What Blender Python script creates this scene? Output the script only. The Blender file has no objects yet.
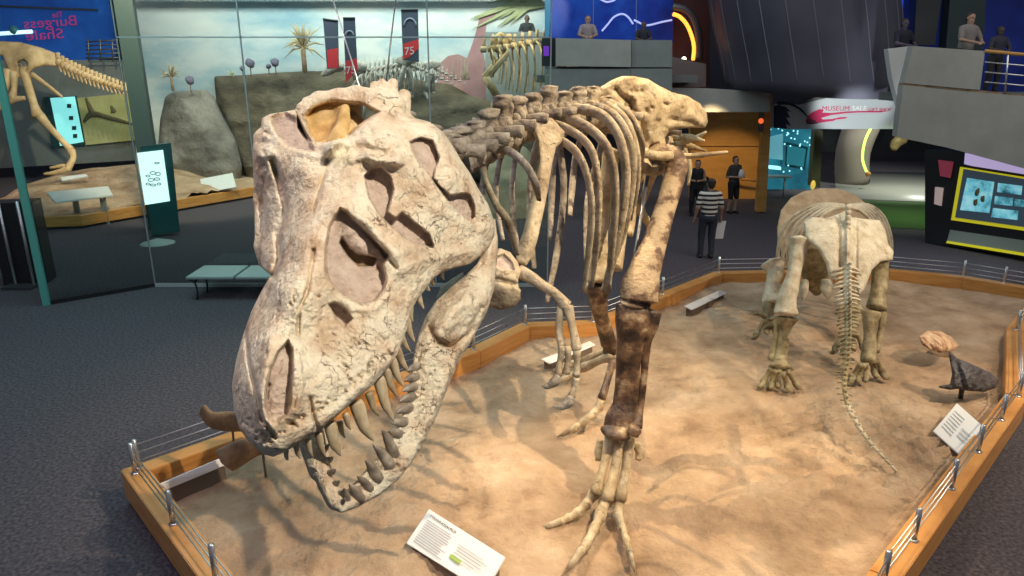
import bpy, bmesh, math, random
import numpy as np
from mathutils import Vector, Matrix
sc = bpy.context.scene
C = sc.collection
random.seed(7)
# ------------------------------------------------------------------ camera
H = 4.2; PITCH = math.radians(17.2); FPX = 700.0
cp, sp = math.cos(PITCH), math.sin(PITCH)
cam = bpy.data.cameras.new('camera'); co = bpy.data.objects.new('camera', cam); C.objects.link(co)
cam.sensor_width = 36; cam.lens = FPX/1024*36; cam.clip_end = 200
co.location = (0, 0, H); co.rotation_euler = (math.pi/2-PITCH, 0, 0)
sc.camera = co
# ------------------------------------------------------------------ world, exposure, lights
w = bpy.data.worlds.new('world'); sc.world = w; w.use_nodes = True
w.node_tree.nodes['Background'].inputs[0].default_value = (0.62, 0.72, 0.9, 1)
w.node_tree.nodes['Background'].inputs[1].default_value = 0.18
sc.view_settings.view_transform = 'Standard'; sc.view_settings.look = 'None'
sc.view_settings.gamma = 1; sc.view_settings.use_curve_mapping = False
sc.view_settings.exposure = 0.18
def spot(name, loc, to, power, col, angle=50, size=0.06, blend=0.5):
    l = bpy.data.lights.new(name, 'SPOT'); l.energy = power; l.color = col
    l.spot_size = math.radians(angle); l.spot_blend = blend; l.shadow_soft_size = size
    o = bpy.data.objects.new(name, l); C.objects.link(o); o.location = loc
    o.rotation_euler = (Vector(to)-Vector(loc)).to_track_quat('-Z', 'Y').to_euler()
def area(name, loc, to, power, col, sx, sy):
    l = bpy.data.lights.new(name, 'AREA'); l.energy = power; l.color = col
    l.shape = 'RECTANGLE'; l.size = sx; l.size_y = sy
    o = bpy.data.objects.new(name, l); C.objects.link(o); o.location = loc
    o.rotation_euler = (Vector(to)-Vector(loc)).to_track_quat('-Z', 'Y').to_euler()
WARM = (1, .80, .56); WHITE = (1, .91, .76)
spot('skull_spot', (1.9, -.2, 7.2), (-.75, 2.9, 3.0), 1280, WHITE, 44, .035)
spot('skull_top_spot', (-2.4, 3.6, 7.2), (-.5, 2.7, 3.6), 150, WARM, 30, .03)
spot('body_spot', (3.7, 4.0, 8.0), (.7, 6.6, 1.2), 2500, (1, .80, .54), 54, .035)
spot('foot_spot', (-.9, 8.6, 8.2), (1.5, 5.7, .2), 1900, (1, .76, .48), 34, .035)
spot('sand_right_spot', (8.6, 5.6, 6.0), (4.2, 7.6, .2), 1150, (1, .80, .56), 56, .04)
spot('sand_back_spot', (5.2, 11.6, 8.2), (3.6, 7.6, .2), 380, (1, .79, .54), 50, .04)
spot('sand_far_spot', (7.6, 6.6, 8.6), (5.2, 10.6, .8), 900, WARM, 50, .04)
spot('arm_spot', (1.2, 12.2, 8.2), (.9, 9.4, .2), 420, WARM, 50, .06)
area('mural_light', (-5, 23.6, 8.6), (-5, 28.5, 3.6), 1050, (1, .98, .92), 14, .8)
area('hall_light_left', (-6, 11.5, 9.5), (-6, 12.5, 0), 480, (.48, .92, .92), 7, 6)
area('hall_light_front', (-4.8, 3.0, 9.0), (-4.8, 3.5, 0), 170, (.98, .80, 1), 3, 3)
area('hall_light_mid', (3, 17, 9.5), (3, 17.5, 0), 210, (.86, .88, .95), 9, 6)
area('hall_light_right', (12, 9, 9.5), (11, 12, 2), 340, (1, .95, .88), 7, 7)
spot('mound_spot', (-8, 16, 8), (-11, 24, .5), 2600, WARM, 50, .2)
spot('left_skeleton_spot', (-9, 15, 7.8), (-15, 22.5, 4), 3600, WARM, 40, .1)
spot('golden_spot', (2.2, 19.5, 7.6), (.6, 23.6, 5.2), 900, (1, .72, .4), 24, .1)
spot('wood_wall_spot', (5.2, 19.4, 3.4), (7.3, 24, 1.2), 620, (1, .7, .35), 30, .2)
spot('drum_spot', (9.6, 14.2, .6), (9.9, 19, 4.6), 700, (.85, .9, 1), 36, .2, 1.0)
spot('sign_fill', (7.6, 15.9, 3.0), (10.2, 21.7, 3.3), 1500, (.95, 1, 1), 22, .2)  # unseen lamp added to brighten the white sign board
spot('corridor_spot', (14.2, 24.6, 5.6), (14.0, 27, 0), 1500, (.95, 1, .88), 90, .2)
spot('green_floor_spot', (11.6, 20.5, 3.2), (11.6, 21.2, 0), 160, (.8, 1, .6), 110, .2)
spot('kiosk_floor_fill', (10.0, 15.0, 2.4), (9.9, 15.6, 0), 70, (.7, .85, 1), 84, .2)  # unseen bluish lamp added to lighten the floor by the kiosk
# ------------------------------------------------------------------ projection helpers (pixel of the 1024x576 frame -> point at a real distance)
def P(u, v, d):
    a = (u-512)/FPX; b = (v-288)/FPX
    return Vector((a*d, d*(cp-b*sp), H+d*(-sp-b*cp)))
def G(u, v, z=0.0):
    return P(u, v, (H-z)/(sp+(v-288)/FPX*cp))
def Yp(u, v, y):
    return P(u, v, y/(cp-(v-288)/FPX*sp))
def PV(u, v, A, B):
    dr = P(u, v, 1)-Vector((0, 0, H)); n = Vector((-(B[1]-A[1]), B[0]-A[0], 0))
    t = n.dot(Vector((A[0], A[1], 0)))/n.dot(dr)
    return Vector((0, 0, H))+dr*t
# ------------------------------------------------------------------ materials
MATS = {}
def newmat(name):
    m = bpy.data.materials.new(name); m.use_nodes = True
    nt = m.node_tree; b = nt.nodes['Principled BSDF']
    return m, nt, b
def L(nt, a, b): nt.links.new(a, b)
def plain(name, col, rough=.6, metal=0, emit=None, es=1, spec=.5):
    if name in MATS: return MATS[name]
    m, nt, b = newmat(name)
    b.inputs['Base Color'].default_value = (*col, 1); b.inputs['Roughness'].default_value = rough
    b.inputs['Metallic'].default_value = metal; b.inputs['Specular IOR Level'].default_value = spec
    if emit: b.inputs['Emission Color'].default_value = (*emit, 1); b.inputs['Emission Strength'].default_value = es
    MATS[name] = m; return m
def noisy(name, stops, scale=6, detail=6, rough=.8, bump=.3, bscale=30, bdist=.01, pits=None, stretch=(1, 1, 1), spec=.3, emit=0, cracks=None, stain=None):
    if name in MATS: return MATS[name]
    m, nt, b = newmat(name); N = nt.nodes
    tc = N.new('ShaderNodeTexCoord'); mp = N.new('ShaderNodeMapping'); mp.inputs['Scale'].default_value = stretch
    L(nt, tc.outputs['Object'], mp.inputs['Vector'])
    n = N.new('ShaderNodeTexNoise'); n.inputs['Scale'].default_value = scale; n.inputs['Detail'].default_value = detail; n.inputs['Roughness'].default_value = .62
    L(nt, mp.outputs[0], n.inputs['Vector'])
    r = N.new('ShaderNodeValToRGB'); el = r.color_ramp.elements
    while len(el) < len(stops): el.new(.5)
    for e, (p_, c_) in zip(el, stops): e.position = p_; e.color = (*c_, 1)
    L(nt, n.outputs['Fac'], r.inputs['Fac']); col = r.outputs['Color']
    n2 = N.new('ShaderNodeTexNoise'); n2.inputs['Scale'].default_value = bscale; n2.inputs['Detail'].default_value = 8; n2.inputs['Roughness'].default_value = .6
    L(nt, mp.outputs[0], n2.inputs['Vector']); hgt = n2.outputs['Fac']
    if pits:
        ps, pr, pc = pits
        vo = N.new('ShaderNodeTexVoronoi'); vo.inputs['Scale'].default_value = ps
        L(nt, mp.outputs[0], vo.inputs['Vector'])
        n3 = N.new('ShaderNodeTexNoise'); n3.inputs['Scale'].default_value = ps*.22; L(nt, mp.outputs[0], n3.inputs['Vector'])
        ma = N.new('ShaderNodeMath'); ma.operation = 'MULTIPLY_ADD'; ma.inputs[1].default_value = pr*5; ma.inputs[2].default_value = -pr*2.2
        L(nt, n3.outputs['Fac'], ma.inputs[0])
        mr = N.new('ShaderNodeMath'); mr.operation = 'SUBTRACT'; L(nt, ma.outputs[0], mr.inputs[0]); L(nt, vo.outputs['Distance'], mr.inputs[1])
        sm = N.new('ShaderNodeMapRange'); sm.inputs[1].default_value = 0; sm.inputs[2].default_value = .1; L(nt, mr.outputs[0], sm.inputs[0])
        mx = N.new('ShaderNodeMix'); mx.data_type = 'RGBA'; L(nt, sm.outputs[0], mx.inputs[0]); L(nt, col, mx.inputs[6]); mx.inputs[7].default_value = (*pc, 1); col = mx.outputs[2]
        sb = N.new('ShaderNodeMath'); sb.operation = 'SUBTRACT'; L(nt, hgt, sb.inputs[0]); L(nt, sm.outputs[0], sb.inputs[1]); hgt = sb.outputs[0]
    if stain:
        n4 = N.new('ShaderNodeTexNoise'); n4.inputs['Scale'].default_value = stain[0]; n4.inputs['Detail'].default_value = 10; n4.inputs['Roughness'].default_value = .75
        L(nt, mp.outputs[0], n4.inputs['Vector']); m4 = N.new('ShaderNodeMapRange'); m4.inputs[1].default_value = stain[1]; m4.inputs[2].default_value = stain[1]+.12; L(nt, n4.outputs['Fac'], m4.inputs[0])
        x4 = N.new('ShaderNodeMix'); x4.data_type = 'RGBA'; L(nt, m4.outputs[0], x4.inputs[0]); L(nt, col, x4.inputs[6]); x4.inputs[7].default_value = (*stain[2], 1); col = x4.outputs[2]
    if cracks:
        n5 = N.new('ShaderNodeTexNoise'); n5.inputs['Scale'].default_value = cracks[0]*1.3; n5.inputs['Detail'].default_value = 5; L(nt, mp.outputs[0], n5.inputs['Vector'])
        a5 = N.new('ShaderNodeMixRGB'); a5.blend_type = 'ADD'; a5.inputs[0].default_value = .35; L(nt, mp.outputs[0], a5.inputs[1]); L(nt, n5.outputs['Color'], a5.inputs[2])
        v5 = N.new('ShaderNodeTexVoronoi'); v5.feature = 'DISTANCE_TO_EDGE'; v5.inputs['Scale'].default_value = cracks[0]; L(nt, a5.outputs[0], v5.inputs['Vector'])
        m5 = N.new('ShaderNodeMapRange'); m5.inputs[1].default_value = cracks[1]; m5.inputs[2].default_value = cracks[1]*.3; L(nt, v5.outputs['Distance'], m5.inputs[0])
        n6 = N.new('ShaderNodeTexNoise'); n6.inputs['Scale'].default_value = cracks[0]*.7; L(nt, mp.outputs[0], n6.inputs['Vector'])
        m6 = N.new('ShaderNodeMapRange'); m6.inputs[1].default_value = .5; m6.inputs[2].default_value = .62; L(nt, n6.outputs['Fac'], m6.inputs[0])
        k5 = N.new('ShaderNodeMath'); k5.operation = 'MULTIPLY'; L(nt, m5.outputs[0], k5.inputs[0]); L(nt, m6.outputs[0], k5.inputs[1])
        x5 = N.new('ShaderNodeMix'); x5.data_type = 'RGBA'; L(nt, k5.outputs[0], x5.inputs[0]); L(nt, col, x5.inputs[6]); x5.inputs[7].default_value = (*cracks[2], 1); col = x5.outputs[2]
        s5 = N.new('ShaderNodeMath'); s5.operation = 'SUBTRACT'; L(nt, hgt, s5.inputs[0]); L(nt, k5.outputs[0], s5.inputs[1]); hgt = s5.outputs[0]
    L(nt, col, b.inputs['Base Color'])
    bp = N.new('ShaderNodeBump'); bp.inputs['Strength'].default_value = bump; bp.inputs['Distance'].default_value = bdist
    L(nt, hgt, bp.inputs['Height']); L(nt, bp.outputs[0], b.inputs['Normal'])
    b.inputs['Roughness'].default_value = rough; b.inputs['Specular IOR Level'].default_value = spec
    if emit:
        L(nt, col, b.inputs['Emission Color']); b.inputs['Emission Strength'].default_value = emit
    MATS[name] = m; return m
bone_skull = noisy('skull bone', [(.28, (.42, .27, .15)), (.42, (.68, .52, .36)), (.54, (.78, .67, .49)), (.75, (.85, .77, .60))], 7, 8, .72, 1.0, 30, .03, (75, .14, (.16, .10, .06)), cracks=(8, .018, (.26, .17, .10)), stain=(11, .60, (.36, .22, .11)))
bone_snout = bone_skull
matrix_fill = noisy('pinkish plaster fill', [(.3, (.38, .28, .22)), (.5, (.52, .40, .32)), (.7, (.60, .48, .39))], 16, 6, .9, .9, 50, .02)
bone_gold = noisy('ochre stained bone', [(.3, (.36, .20, .06)), (.5, (.58, .38, .15)), (.7, (.72, .54, .30))], 9, 7, .8, .6, 40, .012)
bone_body = noisy('tan bone', [(.28, (.17, .12, .075)), (.45, (.36, .28, .18)), (.60, (.50, .41, .28)), (.8, (.64, .56, .42))], 7, 9, .72, .9, 26, .02, (60, .12, (.10, .06, .03)), cracks=(9, .015, (.14, .09, .055)), stain=(9, .56, (.20, .14, .09)))
bone_pelvis = noisy('ochre pelvis bone', [(.28, (.14, .085, .04)), (.40, (.40, .30, .17)), (.55, (.58, .46, .29)), (.8, (.68, .58, .41))], 4.5, 9, .7, .9, 24, .02, (40, .12, (.08, .05, .03)), cracks=(7, .015, (.14, .08, .04)), stain=(7, .57, (.16, .10, .055)))
bone_dark = noisy('dark brown mottled bone', [(.36, (.028, .016, .011)), (.48, (.09, .05, .03)), (.57, (.22, .13, .07)), (.68, (.52, .40, .25))], 5.5, 9, .42, .8, 26, .02, spec=.55)
bone_mottle = noisy('femur mottled bone', [(.36, (.07, .04, .028)), (.47, (.22, .14, .09)), (.53, (.50, .37, .23)), (.8, (.64, .51, .34))], 5, 9, .6, .9, 26, .02, (40, .12, (.05, .03, .02)))
bone_grey = noisy('grey brown bone', [(.3, (.12, .095, .07)), (.5, (.30, .25, .19)), (.75, (.54, .48, .38))], 9, 9, .75, 1.0, 26, .025, (40, .14, (.05, .035, .025)), stain=(10, .56, (.10, .075, .055)))
tooth_mat = noisy('tooth enamel', [(.3, (.22, .15, .08)), (.5, (.46, .35, .21)), (.75, (.66, .56, .40))], 22, 5, .35, .15, 60, .003, spec=.6, stretch=(1, 1, .4))
tooth_dark = noisy('grey tooth enamel', [(.3, (.12, .09, .065)), (.5, (.25, .20, .15)), (.75, (.48, .41, .31))], 24, 5, .35, .15, 60, .003, spec=.6)
bone_cream = noisy('cream cast bone', [(.28, (.30, .24, .15)), (.45, (.56, .49, .35)), (.75, (.76, .70, .56))], 7, 9, .7, .9, 22, .02, stain=(9, .60, (.30, .22, .13)))
bone_olive = noisy('olive cast bone', [(.3, (.12, .09, .045)), (.5, (.30, .24, .13)), (.75, (.52, .45, .28))], 9, 7, .7, .4, 38, .01)
bone_gilt = noisy('golden brown bone', [(.3, (.30, .18, .06)), (.5, (.58, .42, .2)), (.75, (.80, .66, .42))], 5, 7, .7, .4, 20, .01)
bone_white = noisy('pale grey bone', [(.3, (.22, .20, .17)), (.6, (.52, .48, .41))], 5, 6, .7, .3, 20, .01)
sand_mat = noisy('sand', [(.28, (.24, .155, .095)), (.48, (.41, .28, .175)), (.7, (.56, .41, .275))], 1.6, 12, .95, .9, 5.5, .10, spec=.1)
wood = noisy('honey varnished wood', [(.3, (.46, .19, .045)), (.5, (.60, .28, .075)), (.75, (.68, .36, .12))], 2.2, 8, .35, .05, 30, .002, stretch=(1, 1, 9), spec=.5)
carpet = noisy('charcoal carpet', [(.3, (.035, .030, .036)), (.5, (.075, .066, .075)), (.72, (.14, .125, .135))], 26, 9, .95, .5, 120, .006, spec=.15)
steel = plain('brushed steel', (.62, .62, .62), .32, .9)
steel_dark = plain('dark steel', (.12, .12, .13), .4, .7)
black = plain('black', (.012, .012, .014), .5)
offwhite = plain('off white board', (.80, .79, .76), .5)
ink = plain('ink', (.10, .10, .11), .7)
green_ink = plain('green ink', (.35, .5, .08), .7)
rock_mat = noisy('grey brown rock', [(.3, (.11, .10, .085)), (.55, (.21, .19, .16)), (.8, (.31, .29, .25))], .9, 9, .95, .9, 3, .15, spec=.1)
rock_dark = noisy('dark olive rock', [(.3, (.055, .045, .03)), (.5, (.11, .09, .06)), (.8, (.22, .185, .13))], .8, 9, .95, .9, 3, .12, spec=.1, stretch=(1, 1, 1.6))
grey_wall = noisy('grey painted wall', [(.3, (.30, .31, .28)), (.7, (.36, .37, .335))], 2, 3, .8, .05, 60, .003)
grey_wall2 = noisy('grey green wall', [(.3, (.19, .21, .20)), (.7, (.23, .255, .24))], 2, 3, .8, .05, 60, .003)
grey_band = plain('dark grey band', (.13, .14, .13), .7)
orange_wall = noisy('orange wood wall', [(.3, (.44, .22, .05)), (.7, (.58, .31, .09))], 1.5, 6, .5, .03, 30, .002, stretch=(1, 1, 5))
fossil_dark = noisy('charcoal fossil', [(.3, (.045, .042, .042)), (.6, (.11, .10, .10)), (.8, (.2, .18, .17))], 7, 8, .6, .7, 24, .02)
fossil_brown = noisy('brown fossil', [(.3, (.14, .085, .045)), (.55, (.27, .18, .10)), (.8, (.40, .30, .19))], 6, 8, .7, .5, 30, .012)
fossil_tan = noisy('striped tan fossil', [(.3, (.20, .09, .05)), (.45, (.48, .28, .16)), (.6, (.66, .48, .30)), (.8, (.74, .6, .42))], 5, 6, .6, .4, 20, .01, stretch=(3, .5, 1))
# ------------------------------------------------------------------ mesh helpers
def link(name, me, mat, parent=None, smooth=True):
    o = bpy.data.objects.new(name, me); C.objects.link(o)
    for m in (mat if isinstance(mat, (list, tuple)) else [mat]): me.materials.append(m)
    if smooth: me.polygons.foreach_set('use_smooth', [True]*len(me.polygons))
    if parent:
        o.parent = parent
        root = parent
        o.matrix_parent_inverse = WM[parent.name].inverted()
    WM[o.name] = Matrix.Identity(4)
    return o
WM = {}
def thing(name, label, cat, loc=(0, 0, 0), group=None):
    o = bpy.data.objects.new(name, None); C.objects.link(o); o.empty_display_size = .1
    o.location = loc; WM[o.name] = Matrix.Translation(Vector(loc))
    o['label'] = label; o['category'] = cat
    if group: o['group'] = group
    return o
def tag(o, label, cat, group=None, kind=None):
    o['label'] = label; o['category'] = cat
    if group: o['group'] = group
    if kind: o['kind'] = kind
    return o
def struct(o): o['kind'] = 'structure'; return o
class MB:
    def __init__(s): s.v = []; s.f = []
    def add(s, vs, fs):
        k = len(s.v); s.v += [tuple(x) for x in vs]; s.f += [tuple(i+k for i in f) for f in fs]; return s
    def box(s, c, dims, rz=0):
        c = Vector(c); R = Matrix.Rotation(rz, 3, 'Z'); hx, hy, hz = [q/2 for q in dims]
        vs = [c+R@Vector((x*hx, y*hy, z*hz)) for x in (-1, 1) for y in (-1, 1) for z in (-1, 1)]
        return s.add(vs, [(0, 1, 3, 2), (4, 6, 7, 5), (0, 4, 5, 1), (2, 3, 7, 6), (0, 2, 6, 4), (1, 5, 7, 3)])
    def prism(s, poly, off):
        off = Vector(off); n = len(poly); poly = [Vector(q) for q in poly]
        vs = poly+[q+off for q in poly]
        return s.add(vs, [tuple(range(n)), tuple(range(2*n-1, n-1, -1))]+[(i, i+n, (i+1) % n+n, (i+1) % n) for i in range(n)])
    def tube(s, pts, rad, seg=10, flat=1.0, up=None, noise=0.0, sub=1, cap=True, seed=0, capk=.3):
        pts = [Vector(q) for q in pts]
        if not hasattr(rad, '__len__'): rad = [rad]*len(pts)
        rad = list(rad)
        if sub > 1:
            np_, nr = [], []; n = len(pts)
            for i in range(n-1):
                p0 = pts[max(i-1, 0)]; p1 = pts[i]; p2 = pts[i+1]; p3 = pts[min(i+2, n-1)]
                for k in range(sub):
                    t = k/sub
                    q = .5*((2*p1)+(p2-p0)*t+(2*p0-5*p1+4*p2-p3)*t*t+(3*p1-p0-3*p2+p3)*t**3)
                    tt = t*t*(3-2*t); np_.append(q); nr.append(rad[i]*(1-tt)+rad[i+1]*tt)
            np_.append(pts[-1]); nr.append(rad[-1]); pts, rad = np_, nr
        n = len(pts); rings = []
        T = [(pts[min(i+1, n-1)]-pts[max(i-1, 0)]).normalized() for i in range(n)]
        X = Vector(up) if up else (Vector((0, 0, 1)) if abs(T[0].z) < .8 else Vector((1, 0, 0)))
        rs = random.Random(seed); ph = [rs.uniform(0, 6.28) for _ in range(6)]
        k0 = len(s.v)
        for i in range(n):
            X = (X-T[i]*X.dot(T[i])).normalized(); Yv = T[i].cross(X)
            for j in range(seg):
                a = 2*math.pi*j/seg; r = rad[i]
                if noise: q_ = i/max(n-1, 1)*9; r *= 1+noise*(math.sin(3*a+ph[0]+q_*.7)+math.sin(2*a+ph[1]-q_*1.1)+math.sin(q_*1.3+ph[2]+a))/2
                s.v.append(tuple(pts[i]+X*(math.cos(a)*r)+Yv*(math.sin(a)*r*flat)))
        for i in range(n-1):
            for j in range(seg):
                a = k0+i*seg+j; b = k0+i*seg+(j+1) % seg
                s.f.append((a, b, b+seg, a+seg))
        if cap:
            for e, i in ((-1, 0), (1, n-1)):
                c = len(s.v); s.v.append(tuple(pts[i]+T[i]*(e*rad[i]*capk)))
                for j in range(seg):
                    a = k0+i*seg+j; b = k0+i*seg+(j+1) % seg
                    s.f.append((c, b, a) if e < 0 else (c, a, b))
        return s
    def ball(s, c, r, seg=12, rings=8, noise=0, seed=0):
        c = Vector(c); r = Vector(r) if hasattr(r, '__len__') else Vector((r, r, r)); rs = random.Random(seed)
        vs = []; k = [rs.uniform(0, 6) for _ in range(5)]
        for i in range(rings+1):
            th = math.pi*i/rings
            for j in range(seg):
                a = 2*math.pi*j/seg; d = Vector((math.sin(th)*math.cos(a), math.sin(th)*math.sin(a), math.cos(th)))
                q = 1+noise*(math.sin(3*d.x+k[0]*2+2*d.z)+math.sin(4*d.y+k[1])+math.sin(5*d.z+k[2]+3*d.x))
                vs.append(c+Vector((d.x*r.x, d.y*r.y, d.z*r.z))*q)
        fs = [(i*seg+j, (i+1)*seg+j, (i+1)*seg+(j+1) % seg, i*seg+(j+1) % seg) for i in range(rings) for j in range(seg)]
        return s.add(vs, fs)
    def build(s, name, mat, parent=None, smooth=True, bevel=0):
        me = bpy.data.meshes.new(name); me.from_pydata(s.v, [], s.f); me.update()
        bm = bmesh.new(); bm.from_mesh(me); bmesh.ops.remove_doubles(bm, verts=bm.verts, dist=1e-5)
        if bevel: bmesh.ops.bevel(bm, geom=[e for e in bm.edges if e.calc_face_angle(0) > .5], offset=bevel, segments=2, affect='EDGES')
        bmesh.ops.recalc_face_normals(bm, faces=bm.faces); bm.to_mesh(me); bm.free()
        return link(name, me, mat, parent, smooth)
def slabV(name, px, A, B, t, mat, parent=None, bevel=0):
    """upright panel: outline seen in the photograph, standing on the vertical plane through A-B, t metres thick (away from the viewer)"""
    n = Vector((-(B[1]-A[1]), B[0]-A[0], 0)).normalized()
    if n.y < 0: n = -n
    return MB().prism([PV(u, v, A, B) for u, v in px], n*t).build(name, mat, parent, False, bevel)
def slabY(name, px, y, t, mat, parent=None, bevel=0):
    return slabV(name, px, (0, y), (1, y), t, mat, parent, bevel)
def text(name, body, origin, right, up, size, mat, parent=None, extrude=.002, width=None):
    cu = bpy.data.curves.new(name, 'FONT'); cu.body = body; cu.size = 1; cu.extrude = 0
    o = bpy.data.objects.new(name, cu); C.objects.link(o)
    dg = bpy.context.evaluated_depsgraph_get(); me = bpy.data.meshes.new_from_object(o.evaluated_get(dg))
    bpy.data.objects.remove(o)
    vs = np.zeros(len(me.vertices)*3); me.vertices.foreach_get('co', vs); vs = vs.reshape(-1, 3)
    wd = vs[:, 0].max()-vs[:, 0].min(); sx = width/wd if width else size
    r = Vector(right).normalized(); u_ = Vector(up).normalized(); nn = r.cross(u_)
    vs[:, 0] -= vs[:, 0].min()
    out = np.array(origin)+np.outer(vs[:, 0]*sx, np.array(r))+np.outer(vs[:, 1]*size, np.array(u_))
    me.vertices.foreach_set('co', out.ravel()); me.update(); me.materials.clear()
    bm = bmesh.new(); bm.from_mesh(me)
    g = bmesh.ops.extrude_face_region(bm, geom=bm.faces[:]); bmesh.ops.translate(bm, verts=[e for e in g['geom'] if isinstance(e, bmesh.types.BMVert)], vec=nn*extrude)
    bmesh.ops.recalc_face_normals(bm, faces=bm.faces); bm.to_mesh(me); bm.free()
    return link(name, me, mat, parent, False)
# ------------------------------------------------------------------ implicit surfaces
def surface_nets(F):
    nx, ny, nz = F.shape; S = F < 0
    cell = np.zeros((nx-1, ny-1, nz-1), np.int8)
    for a in (0, 1):
        for b in (0, 1):
            for c in (0, 1): cell += S[a:nx-1+a, b:ny-1+b, c:nz-1+c]
    act = (cell > 0) & (cell < 8); idx = -np.ones(act.shape, np.int64)
    I = np.argwhere(act); idx[tuple(I.T)] = np.arange(len(I))
    pos = np.zeros((len(I), 3)); cnt = np.zeros(len(I))
    cs = [(a, b, c) for a in (0, 1) for b in (0, 1) for c in (0, 1)]
    for i in range(8):
        for j in range(i+1, 8):
            d = [cs[j][k]-cs[i][k] for k in range(3)]
            if sum(map(abs, d)) != 1: continue
            fa = F[I[:, 0]+cs[i][0], I[:, 1]+cs[i][1], I[:, 2]+cs[i][2]]; fb = F[I[:, 0]+cs[j][0], I[:, 1]+cs[j][1], I[:, 2]+cs[j][2]]
            m = (fa < 0) != (fb < 0); t = np.where(m, fa/np.where(m, fa-fb, 1), 0)
            for k in range(3): pos[:, k] += np.where(m, cs[i][k]+t*d[k], 0)
            cnt += m
    pos = pos/cnt[:, None]+I
    faces = []
    for ax in range(3):
        sl0 = [slice(None)]*3; sl1 = [slice(None)]*3; sl0[ax] = slice(0, -1); sl1[ax] = slice(1, None)
        E = np.argwhere(S[tuple(sl0)] != S[tuple(sl1)])
        o1, o2 = [k for k in range(3) if k != ax]
        ok = (E[:, o1] > 0) & (E[:, o2] > 0) & (E[:, o1] < F.shape[o1]-1) & (E[:, o2] < F.shape[o2]-1); E = E[ok]
        q = []
        for a, b in ((0, 0), (1, 0), (1, 1), (0, 1)):
            J = E.copy(); J[:, o1] -= a; J[:, o2] -= b; q.append(idx[tuple(J.T)])
        q = np.stack(q, 1); flip = S[tuple(E.T)] ^ (ax == 1); q[flip] = q[flip][:, ::-1]; faces.append(q)
    return pos, np.concatenate(faces)
def mesh_np(name, V, Fq, mats, parent, mi=None, smooth_it=1):
    if smooth_it:
        for _ in range(smooth_it):
            acc = np.zeros_like(V); c = np.zeros(len(V))
            for a, b in ((0, 1), (1, 2), (2, 3), (3, 0)):
                np.add.at(acc, Fq[:, a], V[Fq[:, b]]); np.add.at(acc, Fq[:, b], V[Fq[:, a]]); np.add.at(c, Fq[:, a], 1); np.add.at(c, Fq[:, b], 1)
            V = V*.5+.5*acc/np.maximum(c, 1)[:, None]
    me = bpy.data.meshes.new(name); me.vertices.add(len(V)); me.vertices.foreach_set('co', V.astype(np.float32).ravel())
    me.loops.add(Fq.size); me.loops.foreach_set('vertex_index', Fq.astype(np.int32).ravel())
    me.polygons.add(len(Fq)); me.polygons.foreach_set('loop_start', np.arange(0, Fq.size, 4, dtype=np.int32))
    if mi is not None: me.polygons.foreach_set('material_index', mi.astype(np.int32))
    me.update(calc_edges=True); me.validate()
    return link(name, me, mats, parent)
def psdf(U, V, poly):
    d = np.full(U.shape, 1e9); s = np.ones(U.shape); n = len(poly)
    for i in range(n):
        ax, ay = poly[i]; bx, by = poly[i-1]; ex, ey = bx-ax, by-ay; wx, wy = U-ax, V-ay
        t = np.clip((wx*ex+wy*ey)/(ex*ex+ey*ey+1e-9), 0, 1); d = np.minimum(d, (wx-ex*t)**2+(wy-ey*t)**2)
        c1 = V >= ay; c2 = V < by; c3 = ex*wy > ey*wx
        s = np.where((c1 & c2 & c3) | (~c1 & ~c2 & ~c3), -s, s)
    return s*np.sqrt(d)
def ldist(U, V, pl):
    d = np.full(U.shape, 1e9)
    for (ax, ay), (bx, by) in zip(pl[:-1], pl[1:]):
        ex, ey = bx-ax, by-ay; t = np.clip(((U-ax)*ex+(V-ay)*ey)/(ex*ex+ey*ey+1e-9), 0, 1)
        d = np.minimum(d, np.hypot(U-ax-ex*t, V-ay-ey*t))
    return d
def tps(pts, U, V):
    pts = np.array(pts, float); xy = pts[:, :2]/100; z = pts[:, 2]; n = len(pts)
    def k(r2): return .5*r2*np.log(r2+1e-9)
    K = k(((xy[:, None]-xy[None])**2).sum(-1))+np.eye(n)*2e-3; Q = np.c_[np.ones(n), xy]
    A = np.block([[K, Q], [Q.T, np.zeros((3, 3))]]); sol = np.linalg.solve(A, np.r_[z, 0, 0, 0])
    out = sol[n]+sol[n+1]*U/100+sol[n+2]*V/100
    for i in range(n): out = out+sol[i]*k((U/100-xy[i, 0])**2+(V/100-xy[i, 1])**2)
    return out
def fbm(U, V, scale, seed=0, octs=4):
    r = np.random.RandomState(seed); out = 0; amp = 1; f = 1/scale
    for o in range(octs):
        for _ in range(6):
            a = r.uniform(0, 6.28); p_ = r.uniform(0, 6.28); g = f*r.uniform(.7, 1.4)
            out = out+amp*np.sin((U*math.cos(a)+V*math.sin(a))*g*6.28+p_+1.5*np.sin(V*g*3+p_))/3.5
        amp *= .5; f *= 2
    return out
def sstep(x): x = np.clip(x, 0, 1); return x*x*(3-2*x)
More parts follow.
